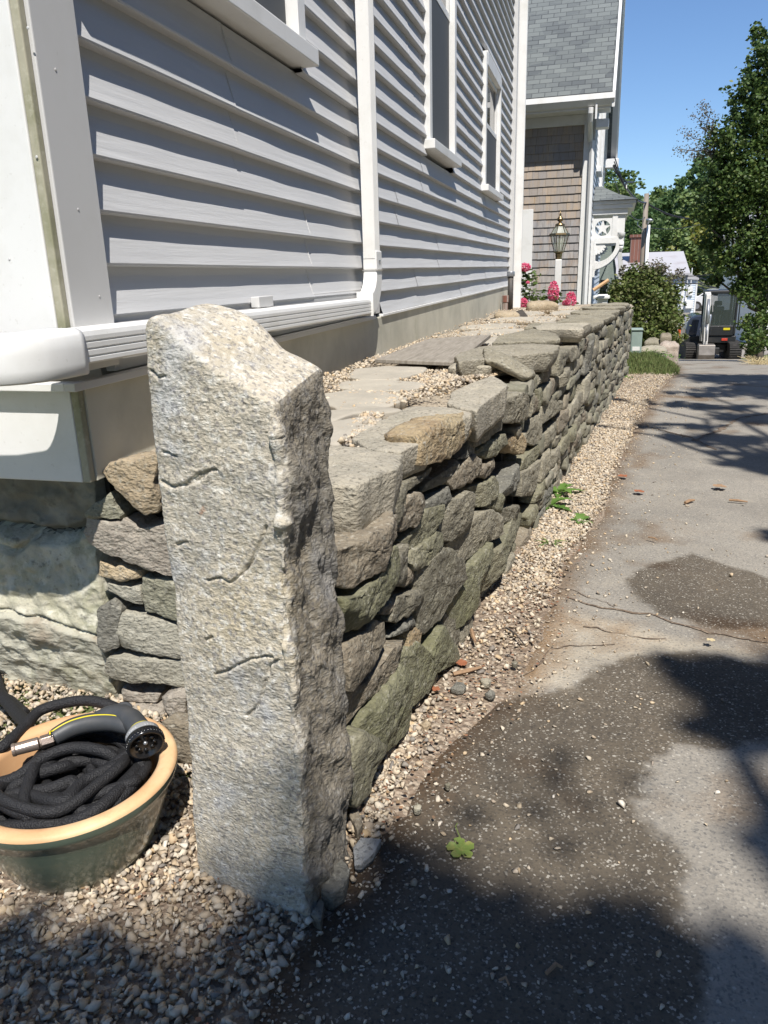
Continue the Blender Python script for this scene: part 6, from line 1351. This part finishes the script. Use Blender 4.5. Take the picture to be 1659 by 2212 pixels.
# ================================================================ LITTER
n = 1500; y = np.concatenate([rng.uniform(1.2, 3.2, 900), 1.2 + 7*rng.uniform(0, 1, 600)]); x = edge_x(y) + rng.normal(-.06, .07, n); k = x > WA+WB*y+.01; x, y = x[k], y[k]
o = leaves('leaf_litter', np.stack([x, y, gzv(y)+.019+rng.uniform(0, .004, len(x))], 1), .011, MT['litter'], None, .85); tag(o, 'brown crumbs of dead leaf and bark mixed into the gravel and soil by the wall', None, None, 'stuff')
n = 500; x = rng.uniform(-1.6, -.45, n); y = rng.uniform(.6, 1.6, n)
o = leaves('leaf_litter', np.stack([x, y, .028+rng.uniform(0, .004, n)], 1), .010, MT['litter'], None, .85); tag(o, 'few brown leaf crumbs among the pea gravel of the yard', None, None, 'stuff')
def flake(pts, z, th, m, label, tilt=(0, 0), cat='rock', name='stone_flake'):
    P = [atz(*c5(*p), z) for p in pts]; o = top_rock(P, z+th, th+.01, m, name, None, res=.006, rnd=.0015, amp=.003, bulge=.001, wob=.003, crisp=True)
    return tag(o, label, cat, 'loose stones at the foot of the granite post')
flake([(1225, 1235), (1270, 1255), (1315, 1390), (1280, 1440), (1232, 1340)], .01, .03, BROWN, 'pointed brown stone wedged at the back foot of the granite post')
flake([(1250, 1490), (1300, 1420), (1425, 1440), (1380, 1525), (1300, 1590), (1262, 1600)], .02, .012, stone('pale_slate', (.33, .335, .33), (.26, .265, .26), (.37, .37, .36), 0, .2), 'flat pale grey slate flake leaning out over the driveway by the post')
flake([(1050, 1640), (1100, 1592), (1170, 1612), (1235, 1690), (1200, 1800), (1120, 1850), (1048, 1830)], .01, .035, SLATE, 'rounded dark slate stone against the right foot of the granite post')
flake([(992, 1960), (1050, 1850), (1072, 1900), (1052, 2005)], .0, .03, BROWN, 'small brown wedge stone at the front foot of the granite post')
for (u, v, s_, mm, lab, an) in ((890, 1300, 50, SLATE, 'blue-grey flat stone chip on the soil below the wall', 0), (1070, 1265, 32, PALE, 'pale pointed stone chip at the edge of the paving', 1), (675, 1545, 32, ochre, 'pinkish stone chip near the mossy base boulder', 2), (820, 1945, 18, DGREY, 'dark round stone chip among pale pebbles', 0.5), (620, 2095, 26, PALE, 'white oval stone nearest the maple leaf', 1.2), (1100, 1345, 34, SLATE, 'thin grey slate chip lying on the paving edge', .4), (1260, 1140, 16, DGREY, 'small dark stone on the paving', .2)):
    P = [atz(*c4(u+s_*cos(a+an)*(1+.3*sin(3*a)), v+s_*.6*sin(a+an)), .012) for a in [2*pi*k/7 for k in range(7)]]
    o = top_rock(P, .024, .016, mm, 'stone_chip', None, res=.004, rnd=.0012, amp=.002, wob=.003, crisp=True, facet=1.0); tag(o, lab, 'stone', 'loose stone chips by the wall')
def stick(a, b_, r_, label, z=.016, m=None):
    A_, B2 = atz(*a, z), atz(*b_, z); q = MB(); md_ = A_.lerp(B2, .5) + Vector((random.gauss(0, .004), random.gauss(0, .004), .003)); q.tube([A_, md_, B2], [r_, r_*1.1, r_*.6], 6); tag(q.build('stick', m or MT['stick'], None), label, 'stick', 'sticks on the ground')
stick(c4(855, 1195), c4(1040, 1150), .006, 'thick reddish stick lying on the soil beside the wall'); stick(c4(975, 905), c4(1000, 985), .006, 'short pale wood splinter in the gravel', .02); stick(c4(1200, 890), c4(1320, 1000), .003, 'thin dark twig crossing the gravel edge', m=MT['pipe'])
stick((1085, 765+900), (1092, 1700), .0015, 'hair-thin twig on the sunny paving') if False else None
stick((1180, 2103), (1215, 2090), .0035, 'short brown stick in the foreground shade on the paving'); stick((1078, 2118), (1100, 2128), .0025, 'tiny pale stick at the bottom of the picture')
stick((1480, 1086), (1500, 1080), .008, 'brown stick far up the paving', -.04); stick((1575, 1080), (1615, 1084), .006, 'long pale twig far up the paving', -.04); stick((1400, 1160), (1420, 1166), .003, 'thin forked twig on the open paving', -.02)
def litter_leaf(px, py, s_, m, label, z=.012, rot=0.0, holes=False, cat='leaf'):
    c = atz(px, py, z); lob = []
    for k in range(40):
        a = 2*pi*k/40; r_ = s_*(.55 + .30*abs(cos(2.5*a))**.6 + .10*abs(cos(7.5*a)) - .12*(abs((a-pi) % (2*pi)) < .3)); lob.append((a, r_))
    q = MB(); vs = []; rings_ = 6
    for j in range(1, rings_+1):
        for a, r_ in lob:
            t = j/rings_; x = cos(a+rot)*r_*t; y = sin(a+rot)*r_*t; vs.append((c.x+x, c.y+y, c.z + .004 + .22*s_*t*t*(noise.noise(Vector((a*1.1, s_*50, rot)))+.35)))
    vs.append((c.x, c.y, c.z+.004)); K = 40; fs = [(len(vs)-1, i, (i+1) % K) for i in range(K)] + [(j*K+i, (j+1)*K+i, (j+1)*K+(i+1) % K, j*K+(i+1) % K) for j in range(rings_-1) for i in range(K)]
    if holes: fs = [f for i, f in enumerate(fs) if i not in (K+2*K+9, K+2*K+10, K+3*K+10, K+3*K+29, K+3*K+30, K+2*K+30)]
    q.add(vs, fs); o = q.build('fallen_leaf', m, None, smooth=True); tag(o, label, cat); return o
lf = litter_leaf(995, 1838, .031, MT['greenleaf'], 'green maple leaf with brown holes lying on the dark wet paving', .006, .6, True)
q = MB(); c = atz(998, 1818, .01); q.tube([c, atz(990, 1800, .018), atz(984, 1785, .022), atz(988, 1778, .02)], .0010, 6); q.build('leaf_stalk', MT['greenleaf'], lf)
litter_leaf(*c4(735, 1300), .016, MT['dryleaf'], 'curled orange-brown leaf at the foot of the mossy wall stone', .02, 1)
litter_leaf(*c4(910, 1130), .020, MT['dryleaf'], 'flat reddish leaf on the soil under the wall', .016, 2)
litter_leaf(1380, 1063, .03, MT['dryleaf'], 'small dark red leaf on the paving beside the gravel', -.04, 2.5)
litter_leaf(1345, 1030, .03, MT['dryleaf'], 'reddish leaf at the gravel edge past the weeds', -.045, .5)
litter_leaf(1325, 862, .05, MT['dryleaf'], 'red-brown leaf on the far gravel', -.09, .5)
litter_leaf(1555, 1052, .04, MT['stick'], 'curled tan leaf on the right of the paving', -.04, 1.5)
litter_leaf(1535, 1385, .014, MT['straw'], 'thin yellow leaf near the crack in the paving', .006, 1.1)

for o in bpy.data.objects:
    if 'wc' in o: del o['wc']
